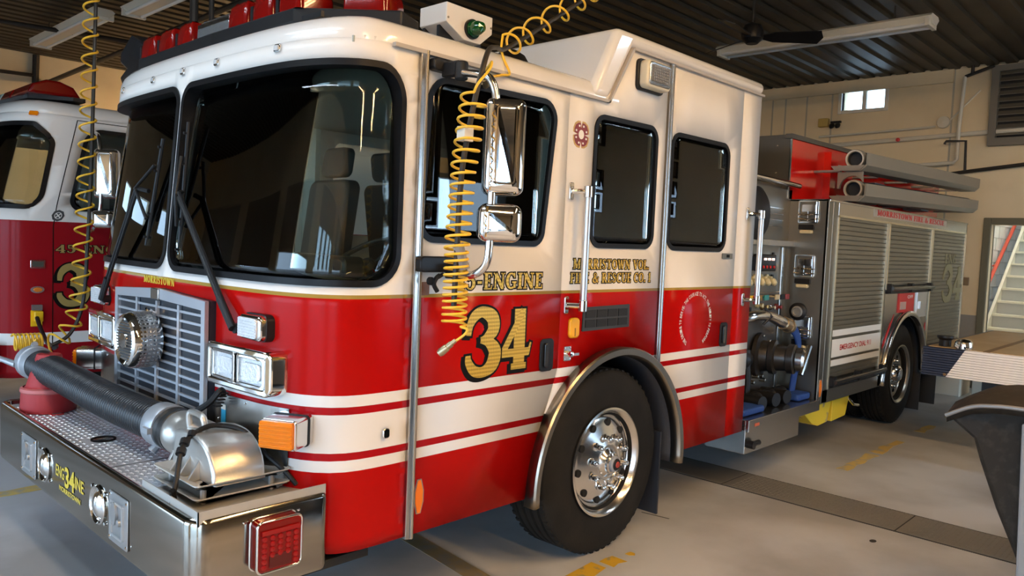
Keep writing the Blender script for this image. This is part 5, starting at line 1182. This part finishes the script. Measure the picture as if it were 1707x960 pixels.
def plate(z, nm):
    q = MB(); c = [(1.245, .555), (1.245, .165), (1.64, .165), (1.64, .555)]; P = ccw([c[0], c[1], c[2], c[3]]); P = rpoly(P, .02, 4); n = len(P)
    rows = [[V((a, b, z)) for a, b in inset(P, .05)], [V((a, b, z+.022)) for a, b in P], [V((a, b, z+.027)) for a, b in P], [V((a, b, z+.005)) for a, b in inset(P, .052)]]
    q.add([p for r in rows for p in r], [(i*n+j, i*n+(j+1) % n, (i+1)*n+(j+1) % n, (i+1)*n+j) for i in range(3) for j in range(n)]+[tuple(range(n))[::-1], tuple(range(3*n, 4*n))])
    q.build('base_plate', M('plate_aluminium', (.58, .55, .50), .45, .4), st_, smooth=None)
plate(.785, 'u'); plate(.735, 'l')
q = MB()
for a, b in ((1.30, .22), (1.58, .22), (1.30, .5), (1.58, .5)): q.tube([(a, b, .725), (a, b, .79)], .012, 8)
q.build('plate_post', alu, st_)
# black rubber strap over the strainer
q = MB(); SP = hosepath([(1.195, .245, .772), (1.215, .265, .80), (1.262, .33, .905), (1.305, .37, .94), (1.37, .375, .972), (1.43, .37, .975), (1.51, .32, .95), (1.57, .25, .86), (1.62, .20, .80), (1.66, .16, .74)], 6)
q.tube(SP, .010, 8)
for p in (SP[16], SP[20], SP[12]): q.lathe([(0, -.012), (.019, -.012), (.019, .012), (0, .012)], p, SP[13]-SP[12], 10)
o = q.build('rubber_strap', black, origin=SP[0]); tag(o, 'black rubber strap holding the strainer down', 'strap')
q = MB(); q.tube([SP[0]+V((0, 0, .01)), SP[0]+V((-.004, 0, -.03))], .006, 8); q.tube([(1.195, .245, .79), (1.205, .255, .755)], .012, 8); q.build('strap_hook', decalblack, o)
q = MB(); q.tube(hosepath([(1.46, .66, .97), (1.50, .60, 1.02), (1.535, .58, 1.07), (1.56, .60, 1.05)], 6), .014, 8)
for k in range(5): q.box((1.515+.006*k, .575, 1.0+.013*k), (1.545+.006*k, .6, 1.006+.013*k))
tag(q.build('ratchet_strap', black, origin=(1.46, .66, .97)), 'black toothed strap end standing up behind the hose coupling', 'strap')
# red rubber cone at the far end of the bumper
q = MB(); q.lathe([(0, 0), (.135, 0), (.138, .02), (.132, .12), (.112, .135), (.108, .145), (.062, .30), (.058, .31), (0, .31)], (1.335, 2.20, .722), (0, 0, 1), 40); o = q.build('red_cone', M('red_rubber', (.36, .018, .02), .55), None, origin=(1.335, 2.20, .722)); tag(o, 'red rubber cone standing under the far end of the suction hose', 'cone')
MB().lathe([(.1345, .105), (.1385, .112), (.136, .128), (.124, .134)], (1.335, 2.20, .722), (0, 0, 1), 40, cap=False).build('rim', M('pale_red_rim', (.50, .12, .11), .5), o)
# coiled yellow air line on its black cable by the mirror
def coil(c0, c1, r0, r1, turns, seg=18, ph=0, bow=lambda f: V((0, 0, 0))):
    c0, c1 = V(c0), V(c1); out = []; n = int(turns*seg); ax = (c1-c0).normalized(); u = ax.orthogonal().normalized(); w = ax.cross(u)
    for i in range(n+1):
        f = i/n; a = 2*pi*turns*f+ph; r = r0+(r1-r0)*f; out.append(c0+(c1-c0)*f+bow(f)+(u*cos(a)+w*sin(a))*r)
    return out
yel = M('yellow_air_hose', (.86, .50, .035), .35); MX, MY = 1.985, -.40
A = coil((MX+.05, MY, 2.30), (MX+.01, MY, 2.03), .050, .047, 6.3, 20); B = coil((MX+.01, MY, 2.03), (MX-.01, MY, 1.72), .044, .046, 8, 20, 2*pi*.3); Cc = coil((MX-.01, MY, 1.72), (MX-.01, MY, 1.43), .043, .045, 11.6, 20, 2*pi*.3)
E_ = Cc[-1]; pend = [E_+V((.015, -.02, -.008)), E_+V((.01, -.01, -.03)), E_+V((-.02, .025, -.065))]
lead = hosepath([(2.30, -.16, 2.455), (2.22, -.28, 2.46), (2.14, -.38, 2.45), (2.07, -.44, 2.40), A[0]+V((-.0, -.02, .03)), A[0]], 6)
path = lead[:-1]+A+B[1:]+Cc[1:]+hosepath([Cc[-1]]+pend, 5)[1:]
q = MB(); q.tube(path, .0052, 8); ah = q.build('coiled_air_hose', yel, None, origin=A[0]); tag(ah, 'yellow coiled air hose hanging beside the chrome mirror', 'air hose')
q = MB(); e = V(path[-1]); dd = V((-.04, .04, -.05)).normalized(); q.lathe([(0, -.02), (.008, -.02), (.009, .0), (.012, .0), (.012, .02), (.015, .022), (.016, .05), (.012, .062), (0, .062)], e, dd, 14); q.build('hose_nozzle', M('brass_nozzle', (.46, .36, .22), .35, .9), ah)
q = MB(); q.tube(hosepath([(2.30, -.16, 2.455), (2.38, -.10, 2.448), (2.46, -.02, 2.452), (2.50, -.02, 2.50)], 6), .013, 10); q.tube([(2.33, -.14, 2.452), (2.37, -.11, 2.449)], .018, 10); q.build('air_fitting', brass, ah)
# black power cable coming down from the ceiling with the yellow line wound round it
CP = hosepath([(5.1, .24, 4.42), (4.2, .16, 3.70), (3.72, .13, 3.36), (3.28, .11, 3.06), (2.72, .08, 2.70), (2.42, -.12, 2.60), (2.20, -.30, 2.52), (2.07, -.40, 2.40), (2.03, MY, 2.25), (MX, MY, 2.0), (MX-.01, MY, 1.70), (MX-.015, MY, 1.50)], 10)
q = MB(); q.tube(CP, .011, 10); pc = q.build('power_cable', M('brown_black_cable', (.022, .018, .014), .5), None, origin=CP[0]); tag(pc, 'black cable from the ceiling running down inside the yellow coil', 'cable')
q = MB(); q.box((-.022, -.022, -.02), (.022, .022, .035), 0, Matrix.Translation((MX+.01, MY, 2.145))); q.build('cable_tag', M('white_tape', (.66, .62, .54), .5), pc, smooth=None)
q = MB(); q.tube([(MX-.005, MY, 1.74), (MX+.015, MY-.01, 1.66)], .022, 10); q.tube([(MX+.015, MY-.01, 1.665), (MX+.02, MY-.012, 1.645)], .024, 10); q.build('cable_plug', M('grey_plug', (.30, .28, .26), .5), pc)
P = []; n = 480
U = CP[4:42]
for i in range(n+1):
    f = i/n; j = f*(len(U)-1); a = int(min(j, len(U)-2)); c = U[a]*(1-(j-a))+U[a+1]*(j-a); t = (U[a+1]-U[a]).normalized(); uu = V((0, 0, 1)); uu = (uu-t*uu.dot(t)).normalized(); ww = t.cross(uu); ang = 2*pi*16*f+.3; P.append(c+uu*(.052*cos(ang)+.01)+ww*.052*sin(ang))
P += hosepath([P[-1], (2.62, .05, 2.66), (2.60, .01, 2.60), (2.60, -.03, 2.53), (2.55, -.03, 2.515), (2.50, -.02, 2.50)], 6)[1:]
q = MB(); q.tube(P, .006, 8); o = q.build('air_line', yel, None, origin=P[0]); tag(o, 'yellow air line looping loosely round the cable above the cab roof', 'air hose')
# second cable and coil between the two engines
Y2 = 3.45
RP = hosepath([(1.99, Y2, 4.42), (1.965, Y2, 3.3), (1.955, Y2, 2.7), (1.94, Y2, 2.0), (1.925, Y2, 1.6), (1.90, Y2, 1.20), (1.82, Y2, .98), (1.70, Y2, .90)], 10)
q = MB(); q.tube(RP, .013, 8); o = q.build('power_cable', M('brown_black_cable', (.022, .018, .014)), None, origin=RP[0]); tag(o, 'black cable hanging from the ceiling between the two engines', 'cable')
def along(P, turns, r, n, r1=None, ph=0, f0=0, f1=1):
    LL = [0]
    for a, b in zip(P, P[1:]): LL.append(LL[-1]+(b-a).length)
    out = []; i = 0
    for k in range(n+1):
        s = LL[-1]*(f0+(f1-f0)*k/n)
        while i < len(LL)-2 and LL[i+1] < s: i += 1
        f = (s-LL[i])/(LL[i+1]-LL[i]); c = P[i]*(1-f)+P[i+1]*f; t = (P[i+1]-P[i]).normalized(); u = V((1, 0, 0)); u = (u-t*u.dot(t)).normalized(); w = t.cross(u); a = 2*pi*turns*k/n+ph; rr = r+((r1 or r)-r)*k/n; out.append(c+(u*cos(a)+w*sin(a))*rr)
    return out
cp = along([p+V((-.03, 0, 0)) for p in RP], 30, .040, 640, .062); tail = hosepath([cp[-1], (1.62, Y2, .90), (1.60, Y2-.02, .95), (1.58, Y2, .88)], 5)[1:]
q = MB(); q.tube(cp+tail, .0075, 8); o = q.build('coiled_air_hose', yel, None, origin=cp[0]); tag(o, 'yellow coiled air hose hanging between the two engines', 'air hose')
q = MB(); q.tube(coil((1.48, 3.5, .93), (1.66, 3.5, .93), .055, .05, 7), .0075, 8); o = q.build('air_hose_bundle', yel, None, origin=(1.5, 3.5, .9)); tag(o, 'yellow air hose bundle lying behind the end of the suction hose', 'air hose')
q = MB(); q.tube(hosepath([(1.875, 4.44, .99), (1.86, 4.30, .93), (1.83, 4.0, .84), (1.80, 3.7, .86), (1.72, 3.46, .88)], 8), .016, 8); o = q.build('charging_lead', black, None, origin=(1.87, 4.44, .99)); tag(o, 'black charging lead from the yellow plug of the left engine', 'cable')
# blue hose: from the discharge down to the running board, flat lengths on the board
q = MB(); P = hosepath([(6.27, .165, 1.155), (6.37, .155, 1.10), (6.44, .15, 1.0), (6.43, .15, .85), (6.40, .16, .70), (6.38, .17, .58), (6.34, .17, .555)], 8)
q.tube(P, .046, 12); bh = q.build('fire_hose', blue, None, origin=P[0]); tag(bh, 'blue fire hose hanging from the pump outlet down to the running board', 'fire hose')
for v in bh.data.vertices: v.co.y = v.co.y*.45
q = MB(); q.prism(rpoly([(6.22, .03), (6.46, .03), (6.46, .30), (6.22, .30)], .03, 4), flat(.545), 0, .055); q.prism(rpoly([(5.25, .03), (5.62, .03), (5.56, .30), (5.25, .30)], .03, 4), flat(.545), 0, .05); o = q.build('fire_hose', blue, None, smooth=None, bevel=.015, origin=(6.3, .15, .545)); tag(o, 'blue flattened fire hose folded on the running board', 'fire hose')
for i, x in enumerate((5.62, 5.86, 6.06)):
    q = MB(); q.tube([(x, .06, .60), (x+.05, .30, .60)], [.055, .045], 14); q.lathe([(0, 0), (.05, 0), (.06, .02), (.06, .05), (.045, .06), (0, .06)], (x+.09, .17, .60), (1, .3, 0), 14); o = q.build('hose_nozzle', black, None, origin=(x, .15, .545)); tag(o, ('black hose nozzle on the running board next to the cab', 'black hose nozzle on the running board, middle of three', 'black hose nozzle on the running board beside the folded blue hose')[i], 'hose nozzle')
# ------------------------------------------------------------------ the second engine at the left
YB = 4.5
E2 = thing('fire_engine', (4.5, YB+1.245, 0), 'dark red and white fire engine parked behind at the far left', 'fire engine')
n2 = [(5.4, 0), (4.2, 0), (3.0, 0)]+[(x-.05, y) for x, y in near[1:]]
fn2, s2_at, SL2, at2 = make_front(n2, WID, .21, 1.78, lambda p: sm((3.4-p.x)/1.2))
def c2(s, z, w=0): p = fn2(s, z, w); return V((p.x, p.y+YB, p.z))
m2_ = s2_at(1.245); sx = lambda x: SL2-(5.4-x)
WN = rpoly([(m2_+.015, 1.86), (sx(1.90), 1.855), (sx(1.885), 2.42), (sx(1.70), 2.56), (m2_+.015, 2.54)], [.1, .14, .10, .06, .1], 8); WFa = [(2*m2_-a, b) for a, b in WN][::-1]
D2 = rpoly([(sx(2.09), 1.86), (sx(2.88), 1.86), (sx(2.88), 2.55), (sx(2.085), 2.55)], [.10, .08, .08, .12], 8)
D3 = rpoly([(sx(3.45), 1.86), (sx(4.20), 1.86), (sx(4.20), 2.54), (sx(3.44), 2.54)], [.08, .08, .08, .08], 8); D3F = [(SL2-a, b) for a, b in D3][::-1]; D2F = [(SL2-a, b) for a, b in D2][::-1]
OUT2 = [(0, .50), (2.1-.62, .50)]+[(a, b) for a, b in arc(2.1, .50, .62, .66, 180, 0, 20)][1:-1]+[(2.1+.62, .50), (SL2-2.1-.62, .50)]+[(a, b) for a, b in arc(SL2-2.1, .50, .62, .66, 180, 0, 20)][1:-1]+[(SL2-2.1+.62, .50), (SL2, .50), (SL2, 2.66), (0, 2.66)]
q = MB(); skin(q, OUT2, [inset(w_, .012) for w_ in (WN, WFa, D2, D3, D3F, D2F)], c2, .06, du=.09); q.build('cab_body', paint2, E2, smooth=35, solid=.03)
window(E2, WN, c2, wglass, .035, 'windshield'); window(E2, WFa, c2, wglass, .035, 'windshield'); window(E2, D2, c2, dglass, .03); window(E2, D3, c2, dglass, .03)
MB().box((2.65, YB+.33, .45), (3.95, YB+2.15, 1.18)).build('wheel_well_liner', M('liner_black', (.02, .022, .028)), E2, smooth=None)
q = MB(); lev = [(-.01, 2.63), (-.012, 2.65), (.0, 2.68), (.03, 2.715), (.08, 2.74), (.2, 2.755)]; rows = []
for d, z in lev:
    r = []
    for k in range(81):
        s = SL2*k/80; p, nn = at2(s); b = c2(s, 2.63, 0); r.append(V((b.x-nn.x*d, b.y-nn.y*d, z)))
    rows.append(r)
m_ = 81; q.add([p for r in rows for p in r], [(i*m_+j, i*m_+j+1, (i+1)*m_+j+1, (i+1)*m_+j) for i in range(len(lev)-1) for j in range(m_-1)]+[tuple(range((len(lev)-1)*m_, len(lev)*m_))]); q.build('roof', white, E2, smooth=60)
q = MB(); q.box((5.36, YB+.02, .50), (5.40, YB+WID-.02, 2.70)); q.box((2.0, YB+.05, 1.20), (5.36, YB+WID-.05, 1.24)); q.build('cab_bulkhead', cabgrey, E2, smooth=None)
q = MB(); q.box((1.9, YB+.2, 1.1), (2.25, YB+WID-.2, 1.72)); q.build('dashboard', M('dash_grey', (.06, .064, .07)), E2, smooth=None, bevel=.03)
for y in (.6, 1.9):
    q = MB(); q.box((2.75, YB+y-.24, 1.1), (3.2, YB+y+.24, 1.5)); q.box((3.15, YB+y-.23, 1.45), (3.3, YB+y+.23, 2.3)); q.build('seat', darkgrey, E2, smooth=None, bevel=.04)
q = MB(); q.box((5.42, YB+.02, .55), (9.6, YB+WID-.02, 2.55)); q.build('rear_body', steel, E2, smooth=None)
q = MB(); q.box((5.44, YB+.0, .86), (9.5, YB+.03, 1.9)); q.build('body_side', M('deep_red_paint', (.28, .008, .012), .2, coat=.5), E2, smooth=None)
q = MB()
for (a, b, c, d) in ((sx(2.0), .50, sx(2.003), 2.60), (sx(2.0), 2.60, sx(2.9), 2.603), (sx(2.92), .5, sx(2.923), 2.60)):
    k = 12
    for i in range(k):
        u0, u1, v0, v1 = (a, c, b+(d-b)*i/k, b+(d-b)*(i+1)/k) if c-a < .1 else (a+(c-a)*i/k, a+(c-a)*(i+1)/k, b, d+.003)
        q.prism([(u0, v0), (u1+.004, v0), (u1+.004, v1), (u0, v1)], c2, -.001, .002)
q.build('door_gap', decalblack, E2, smooth=None)
for x in (3.3, 8.2): wheel(E2, x+.0, YB+.0, .30, R0, True); wheel(E2, x, YB+WID-.30, .30, R0, False)
q = MB(); q.box((1.30, YB-.0, .45), (1.62, YB+WID, .80)); q.build('bumper', M('bumper_chrome', (.62, .60, .57)), E2, smooth=None, bevel=.03)
q = MB(); q.prism([(.2, .80), (1.0, .80)][:0]+[(.85, .95), (1.65, .95), (1.65, 1.6), (.85, 1.6)], lambda u, v, w: V((1.50-w, YB+u, v)), 0, .03); o = q.build('grille', M('grille_dark', (.016, .02, .028)), E2, smooth=None)
q = MB()
for k in range(12): q.box((1.455, YB+.86, .97+k*.052), (1.472, YB+1.64, .985+k*.052))
q.build('grille_bar', steelh, o, smooth=None)
q = MB(); q.box((1.46, YB+.32, 1.1), (1.53, YB+.75, 1.3)); q.box((1.46, YB+1.74, 1.1), (1.53, YB+2.17, 1.3)); q.build('headlight', chrome, E2, smooth=None, bevel=.01)
f, e = MB(), MB(); o2 = lambda u, v, w=0: c2(sx(u), v, w)
serif('45-ENGINE', 2.02, 2.72, 1.512, .066, o2, f, e, ex=.004); 
for P in three: Q = [((a-2.43)*1.05+2.05, (b-1.125)*1.08+1.075, w*1.1) for a, b, w in P]; vstroke(e, Q, o2, .0012, ex=.012); vstroke(f, Q, o2, .0026, w0=.0006); vstroke(e, [(a-.016, b-.010, w) for a, b, w in Q], o2, .001, ex=.010)
lt = f.build('lettering', M('aged_gold', (.40, .29, .09), .4, .2), E2, smooth=None); e.build('lettering_edge', decalblack, lt, smooth=None)
q = MB(); q.prism(rrect(sx(1.84), 1.385, sx(1.945), 1.452, .008, 3), c2, -.01, .012); o = q.build('corner_lamp', dull_chrome, E2, bevel=.003); MB().prism(rrect(sx(1.852), 1.396, sx(1.933), 1.441, .004, 3), c2, .012, .016).build('lens', M('grey_dark_lens', (.07, .07, .06), .2), o, smooth=None)
q = MB(); q.prism([(sx(1.89)+.05*cos(2*pi*k/24), 1.212+.028*sin(2*pi*k/24)) for k in range(24)], c2, -.005, .012); o = q.build('marker_lamp', dull_chrome, E2); MB().prism([(sx(1.892)+.032*cos(2*pi*k/20), 1.212+.019*sin(2*pi*k/20)) for k in range(20)], c2, .01, .024).build('lens', M('orange_lens', (.75, .20, .02), .2, coat=.5), o, bevel=.004)
q = MB(); q.prism(rrect(sx(1.845), .915, sx(1.925), 1.045, .004, 2), c2, 0, .010); o = q.build('charging_inlet', yellow, E2, smooth=None); q = MB(); q.prism(rrect(sx(1.862), .955, sx(1.925), 1.04, .01, 3), c2, .01, .05); q.build('plug', yellow, o, bevel=.006); MB().prism(rrect(sx(1.85), 1.045, sx(1.922), 1.09, .004, 2), c2, 0, .03).build('inlet_flap', M('grey_flap', (.16, .13, .12), .5), o, smooth=None)
q = MB(); cx = sx(2.03)
q.prism([(cx+.044*cos(2*pi*k/24)*(1+.08*(k % 3 == 0)), 1.815+.044*sin(2*pi*k/24)*(1+.08*(k % 3 == 0))) for k in range(24)], c2, 0, .004); o = q.build('cross_decal', M('dark_badge', (.06, .06, .06), .4), E2, smooth=None)
q = MB(); q.ring([(cx+.028*cos(2*pi*k/24), 1.815+.028*sin(2*pi*k/24)) for k in range(24)], [(cx+.023*cos(2*pi*k/24), 1.815+.023*sin(2*pi*k/24)) for k in range(24)], c2, .003, .006)
for s in (-1, 1): vstroke(q, [(cx-.018, 1.815-s*.018, .008), (cx+.018, 1.815+s*.018, .008)], c2, .006, w0=.003)
q.build('badge_mark', reflwhite, o, smooth=None)
# mirror of the second engine
q = MB(); q.tube(hosepath([(2.30, YB-.02, 2.52), (2.26, YB-.25, 2.45), (2.26, YB-.30, 2.2), (2.26, YB-.30, 1.9), (2.24, YB-.2, 1.72), (2.24, YB-.02, 1.70)], 6), .016, 10); mo = q.build('mirror', dull_chrome, E2)
mi_keep = mi; mi = mo
head((2.30, YB-.30, 2.17), .18, .40, .10, .03, 'tall mirror head', -40); head((2.28, YB-.30, 1.80), .17, .15, .10, .04, 'small round-cornered mirror head', -40)
mi = mi_keep
q = MB(); q.prism(rpoly([(1.88, YB+.25), (2.16, YB+.06), (2.26, YB+.06), (2.3, YB+1.245), (2.26, YB+2.43), (2.16, YB+2.43), (1.88, YB+2.2), (1.80, YB+1.245)][::1], .02, 3), flat(2.765), 0, .03); L2 = q.build('light_bar', black, E2, smooth=None)
def lens2(y0, y1, m):
    q = MB(); q.prism([(1.84, 2.795), (2.24, 2.795), (2.18, 2.88), (2.08, 2.915), (1.98, 2.915), (1.88, 2.87)], lambda u, v, w: V((u+.0*w, w, v)), YB+y0, YB+y1); q.build('light_dome', m, L2, smooth=None, bevel=.02)
lens2(.10, .62, redlens); lens2(.64, .95, redlens); lens2(.97, 1.5, M('pale_lens', (.35, .50, .48), .15)); lens2(1.52, 1.85, redlens); lens2(1.87, 2.4, redlens)
q = MB(); s = sx(1.675); q.prism(rrect(s-.03, 2.605, s+.03, 2.640, .008, 3), c2, -.01, .02); q.build('roof_marker', amberlens, E2)
# ------------------------------------------------------------------ flatbed trailer and grey utility cart at the right
FB = thing('flatbed_trailer', (8.4, -1.8, 0), 'flatbed trailer with a navy and white ribbed edge beside the rear wheel', 'trailer')
X0, X1, YN, YF, ZB, ZT = 7.40, 9.9, -.555, -3.1, .752, 1.0
MB().box((X0+.03, YF+.03, ZT-.02), (X1-.03, YN-.03, ZT+.004)).build('deck', tanply, FB, smooth=None)
def ribbed(nm, P0, P1, nrm, m):
    q = MB(); n = 12; pr = []
    for k in range(n): z = ZB+(ZT-ZB)*k/n; h = (ZT-ZB)/n; pr += [(-.006, z), (.008, z+h*.10), (.008, z+h*.78), (-.006, z+h*.90)]
    pr += [(0, ZT), (-.03, ZT), (-.03, ZB)]
    N_ = len(pr); a = [V(P0(z))+V(nrm)*w for w, z in pr]; b = [V(P1(z))+V(nrm)*w for w, z in pr]
    q.add(a+b, [(i, (i+1) % N_, (i+1) % N_+N_, i+N_) for i in range(N_)]+[tuple(range(N_))[::-1], tuple(range(N_, 2*N_))]); return q.build(nm, m, FB, smooth=None)
ed = lambda z: (X0, -.742-(z-ZB)/(ZT-ZB)*.134, z)
ribbed('edge_rail', lambda z: (X0, YN, z), ed, (-1, 0, 0), navy); ribbed('edge_rail', ed, lambda z: (X0, YF, z), (-1, 0, 0), M('white_ribbed', (.92, .92, .92), .4))
ribbed('side_rail', lambda z: (X0, YN, z), lambda z: (X1, YN, z), (0, 1, 0), navy); ribbed('side_rail', lambda z: (X0, YF, z), lambda z: (X1, YF, z), (0, -1, 0), navy)
q = MB(); q.box((X0+.02, YN-.5, ZT-.001), (X1, YN-.45, ZT+.006)); q.lathe([(0, 0), (.013, 0), (.011, .008), (0, .01)], (X0-.01, -.735, .775), (-1, 0, 0), 12); q.build('deck_seam', M('brown_seam', (.2, .12, .05), .6), FB, smooth=None)
q = MB(); q.box((X0+.3, YF+.3, .62), (X1, YF+.4, .76)); q.box((X0+.3, YN-.5, .62), (X1, YN-.4, .76)); q.box((8.6, YF+.2, .36), (8.72, YN-.45, .46)); q.tube([(X0+.12, -1.20, .0), (X0+.12, -1.20, .76)], .016, 10); q.build('trailer_frame', M('trailer_frame_black', (.03, .03, .03), .5, .3), FB, smooth=None)
for y in (YN-.78, YF+.56): wheel(FB, 8.66, y, .22, .40, False) if False else None
for y in (-1.15, -2.75):
    q = MB(); q.lathe([(.16, .0), (.20, -.01), (.30, -.01), (.38, .02), (.40, .05), (.40, .17), (.38, .20), (.30, .23), (.20, .23), (.16, .22)], (8.66, y, .40), (0, 1, 0), 48, closed=True); o = q.build('wheel', rubber, FB); q = MB(); q.lathe([(.18, .02), (.16, .02), (.15, .05), (.06, .06), (0, .05)], (8.66, y, .40), (0, 1, 0), 32, cap=False); q.lathe([(0, .17), (.16, .17), (.18, .20)], (8.66, y, .40), (0, 1, 0), 32, cap=False); q.build('rim', alu, o)
q = MB(); q.lathe([(0, 0), (.072, 0), (.074, .02), (.066, .06), (.045, .078), (0, .085)], (X0+.08, -.845, ZT+.004), (0, 0, 1), 32); q.build('chrome_dome', chrome, FB)
q = MB(); q.lathe([(0, 0), (.048, 0), (.048, .055), (.066, .075), (.066, .092), (0, .092)], (X0+.14, -.685, ZT+.004), (0, 0, 1), 28); q.build('rubber_buffer', black, FB)
for i, (a, b) in enumerate((((11.2, .02, 0), (11.7, .62, .32)), ((11.25, -.55, 0), (11.6, -.10, .3)))):
    q = MB(); q.box(a, b); q.box((a[0]-.01, a[1]-.01, b[2]), (b[0]+.01, b[1]+.01, b[2]+.03)); o = q.build('storage_box', M('white_plastic_box', (.66, .60, .48), .5), None, smooth=None, bevel=.012, origin=((a[0]+b[0])/2, (a[1]+b[1])/2, 0)); tag(o, ('pale storage box on the floor by the rear wall', 'smaller pale storage box near the doorway')[i], 'storage box')
UC = thing('utility_cart', (3.5, -2.6, 0), 'charcoal grey utility vehicle cut off by the right edge, front fender towards the camera', 'utility vehicle')
greyp = M('charcoal_moulded_plastic', (.016, .013, .010), .6, spec=.15, mottle=(30, (.028, .024, .019), .5, .7))
q = MB(); HD = [(3.0, -1.84, 1.222), (2.98, -1.92, 1.268), (2.965, -1.99, 1.284), (2.955, -2.07, 1.290), (2.95, -2.3, 1.292), (2.95, -2.6, 1.292)]
def hoodrow(dx, dz, dy): return [V((x+dx, y+dy*(1 if i == 0 else .6), z+dz)) for i, (x, y, z) in enumerate(HD)]
rows = [hoodrow(0, -.03, 0), hoodrow(-.012, 0, 0), hoodrow(.10, .03, .0), hoodrow(.35, .03, 0), hoodrow(.8, -.03, 0), hoodrow(1.5, -.18, 0), hoodrow(1.5, -.35, 0)]
n = len(HD); q.add([p for r in rows for p in r], [(i*n+j, i*n+j+1, (i+1)*n+j+1, (i+1)*n+j) for i in range(len(rows)-1) for j in range(n-1)]); q.build('hood', greyp, UC, smooth=50, solid=.02, fixn=False)
q = MB(); q.tube(hosepath([(x-.015, y, z-.004) for x, y, z in HD], 6), .007, 10); q.build('hood_rim', M('pale_rim', (.20, .19, .18), .4, .3), UC)
q = MB(); FP = [(-1.84, 1.215), (-1.925, 1.15), (-1.945, 1.08), (-2.00, .92), (-2.07, .75), (-2.15, .48), (-2.2, .35), (-2.6, .35), (-2.6, 1.27), (-2.07, 1.27), (-1.98, 1.262), (-1.91, 1.245)]
q.prism(FP[::-1], lambda u, v, w: V((3.0+w+.12*max(0, (1.15-v)), u, v)), 0, .06)
sb = MB()
q.build('fascia', greyp, UC, smooth=None, bevel=.012)
q = MB(); q.prism([(-2.078, .45), (-2.14, .45), (-2.14, 1.235), (-2.066, 1.235)][::-1], lambda u, v, w: V((2.985-w+.12*max(0, (1.15-v)), u, v)), 0, .02); q.build('fascia_trim', M('light_grey_trim', (.20, .20, .20), .45), UC, smooth=None, bevel=.008)
q = MB(); q.box((3.2, -3.3, .35), (4.6, -2.1, .95)); q.box((4.4, -3.3, .9), (6.4, -2.1, 1.05)); q.build('cart_body', greyp, UC, smooth=None, bevel=.04)
for x in (3.55, 5.9):
    for y in (-2.36, -3.34):
        q = MB(); q.lathe([(.14, .0), (.18, -.01), (.27, .0), (.30, .04), (.30, .20), (.27, .24), (.18, .25), (.14, .24)], (x, y, .30), (0, 1, 0), 40, closed=True); q.lathe([(0, .06), (.15, .06), (.15, .18), (0, .18)], (x, y, .30), (0, 1, 0), 28); q.build('wheel', rubber, UC)
q = MB(); q.box((3.1, -2.18, .06), (3.14, -2.12, .40)); q.build('cart_bracket', navy, UC, smooth=None)
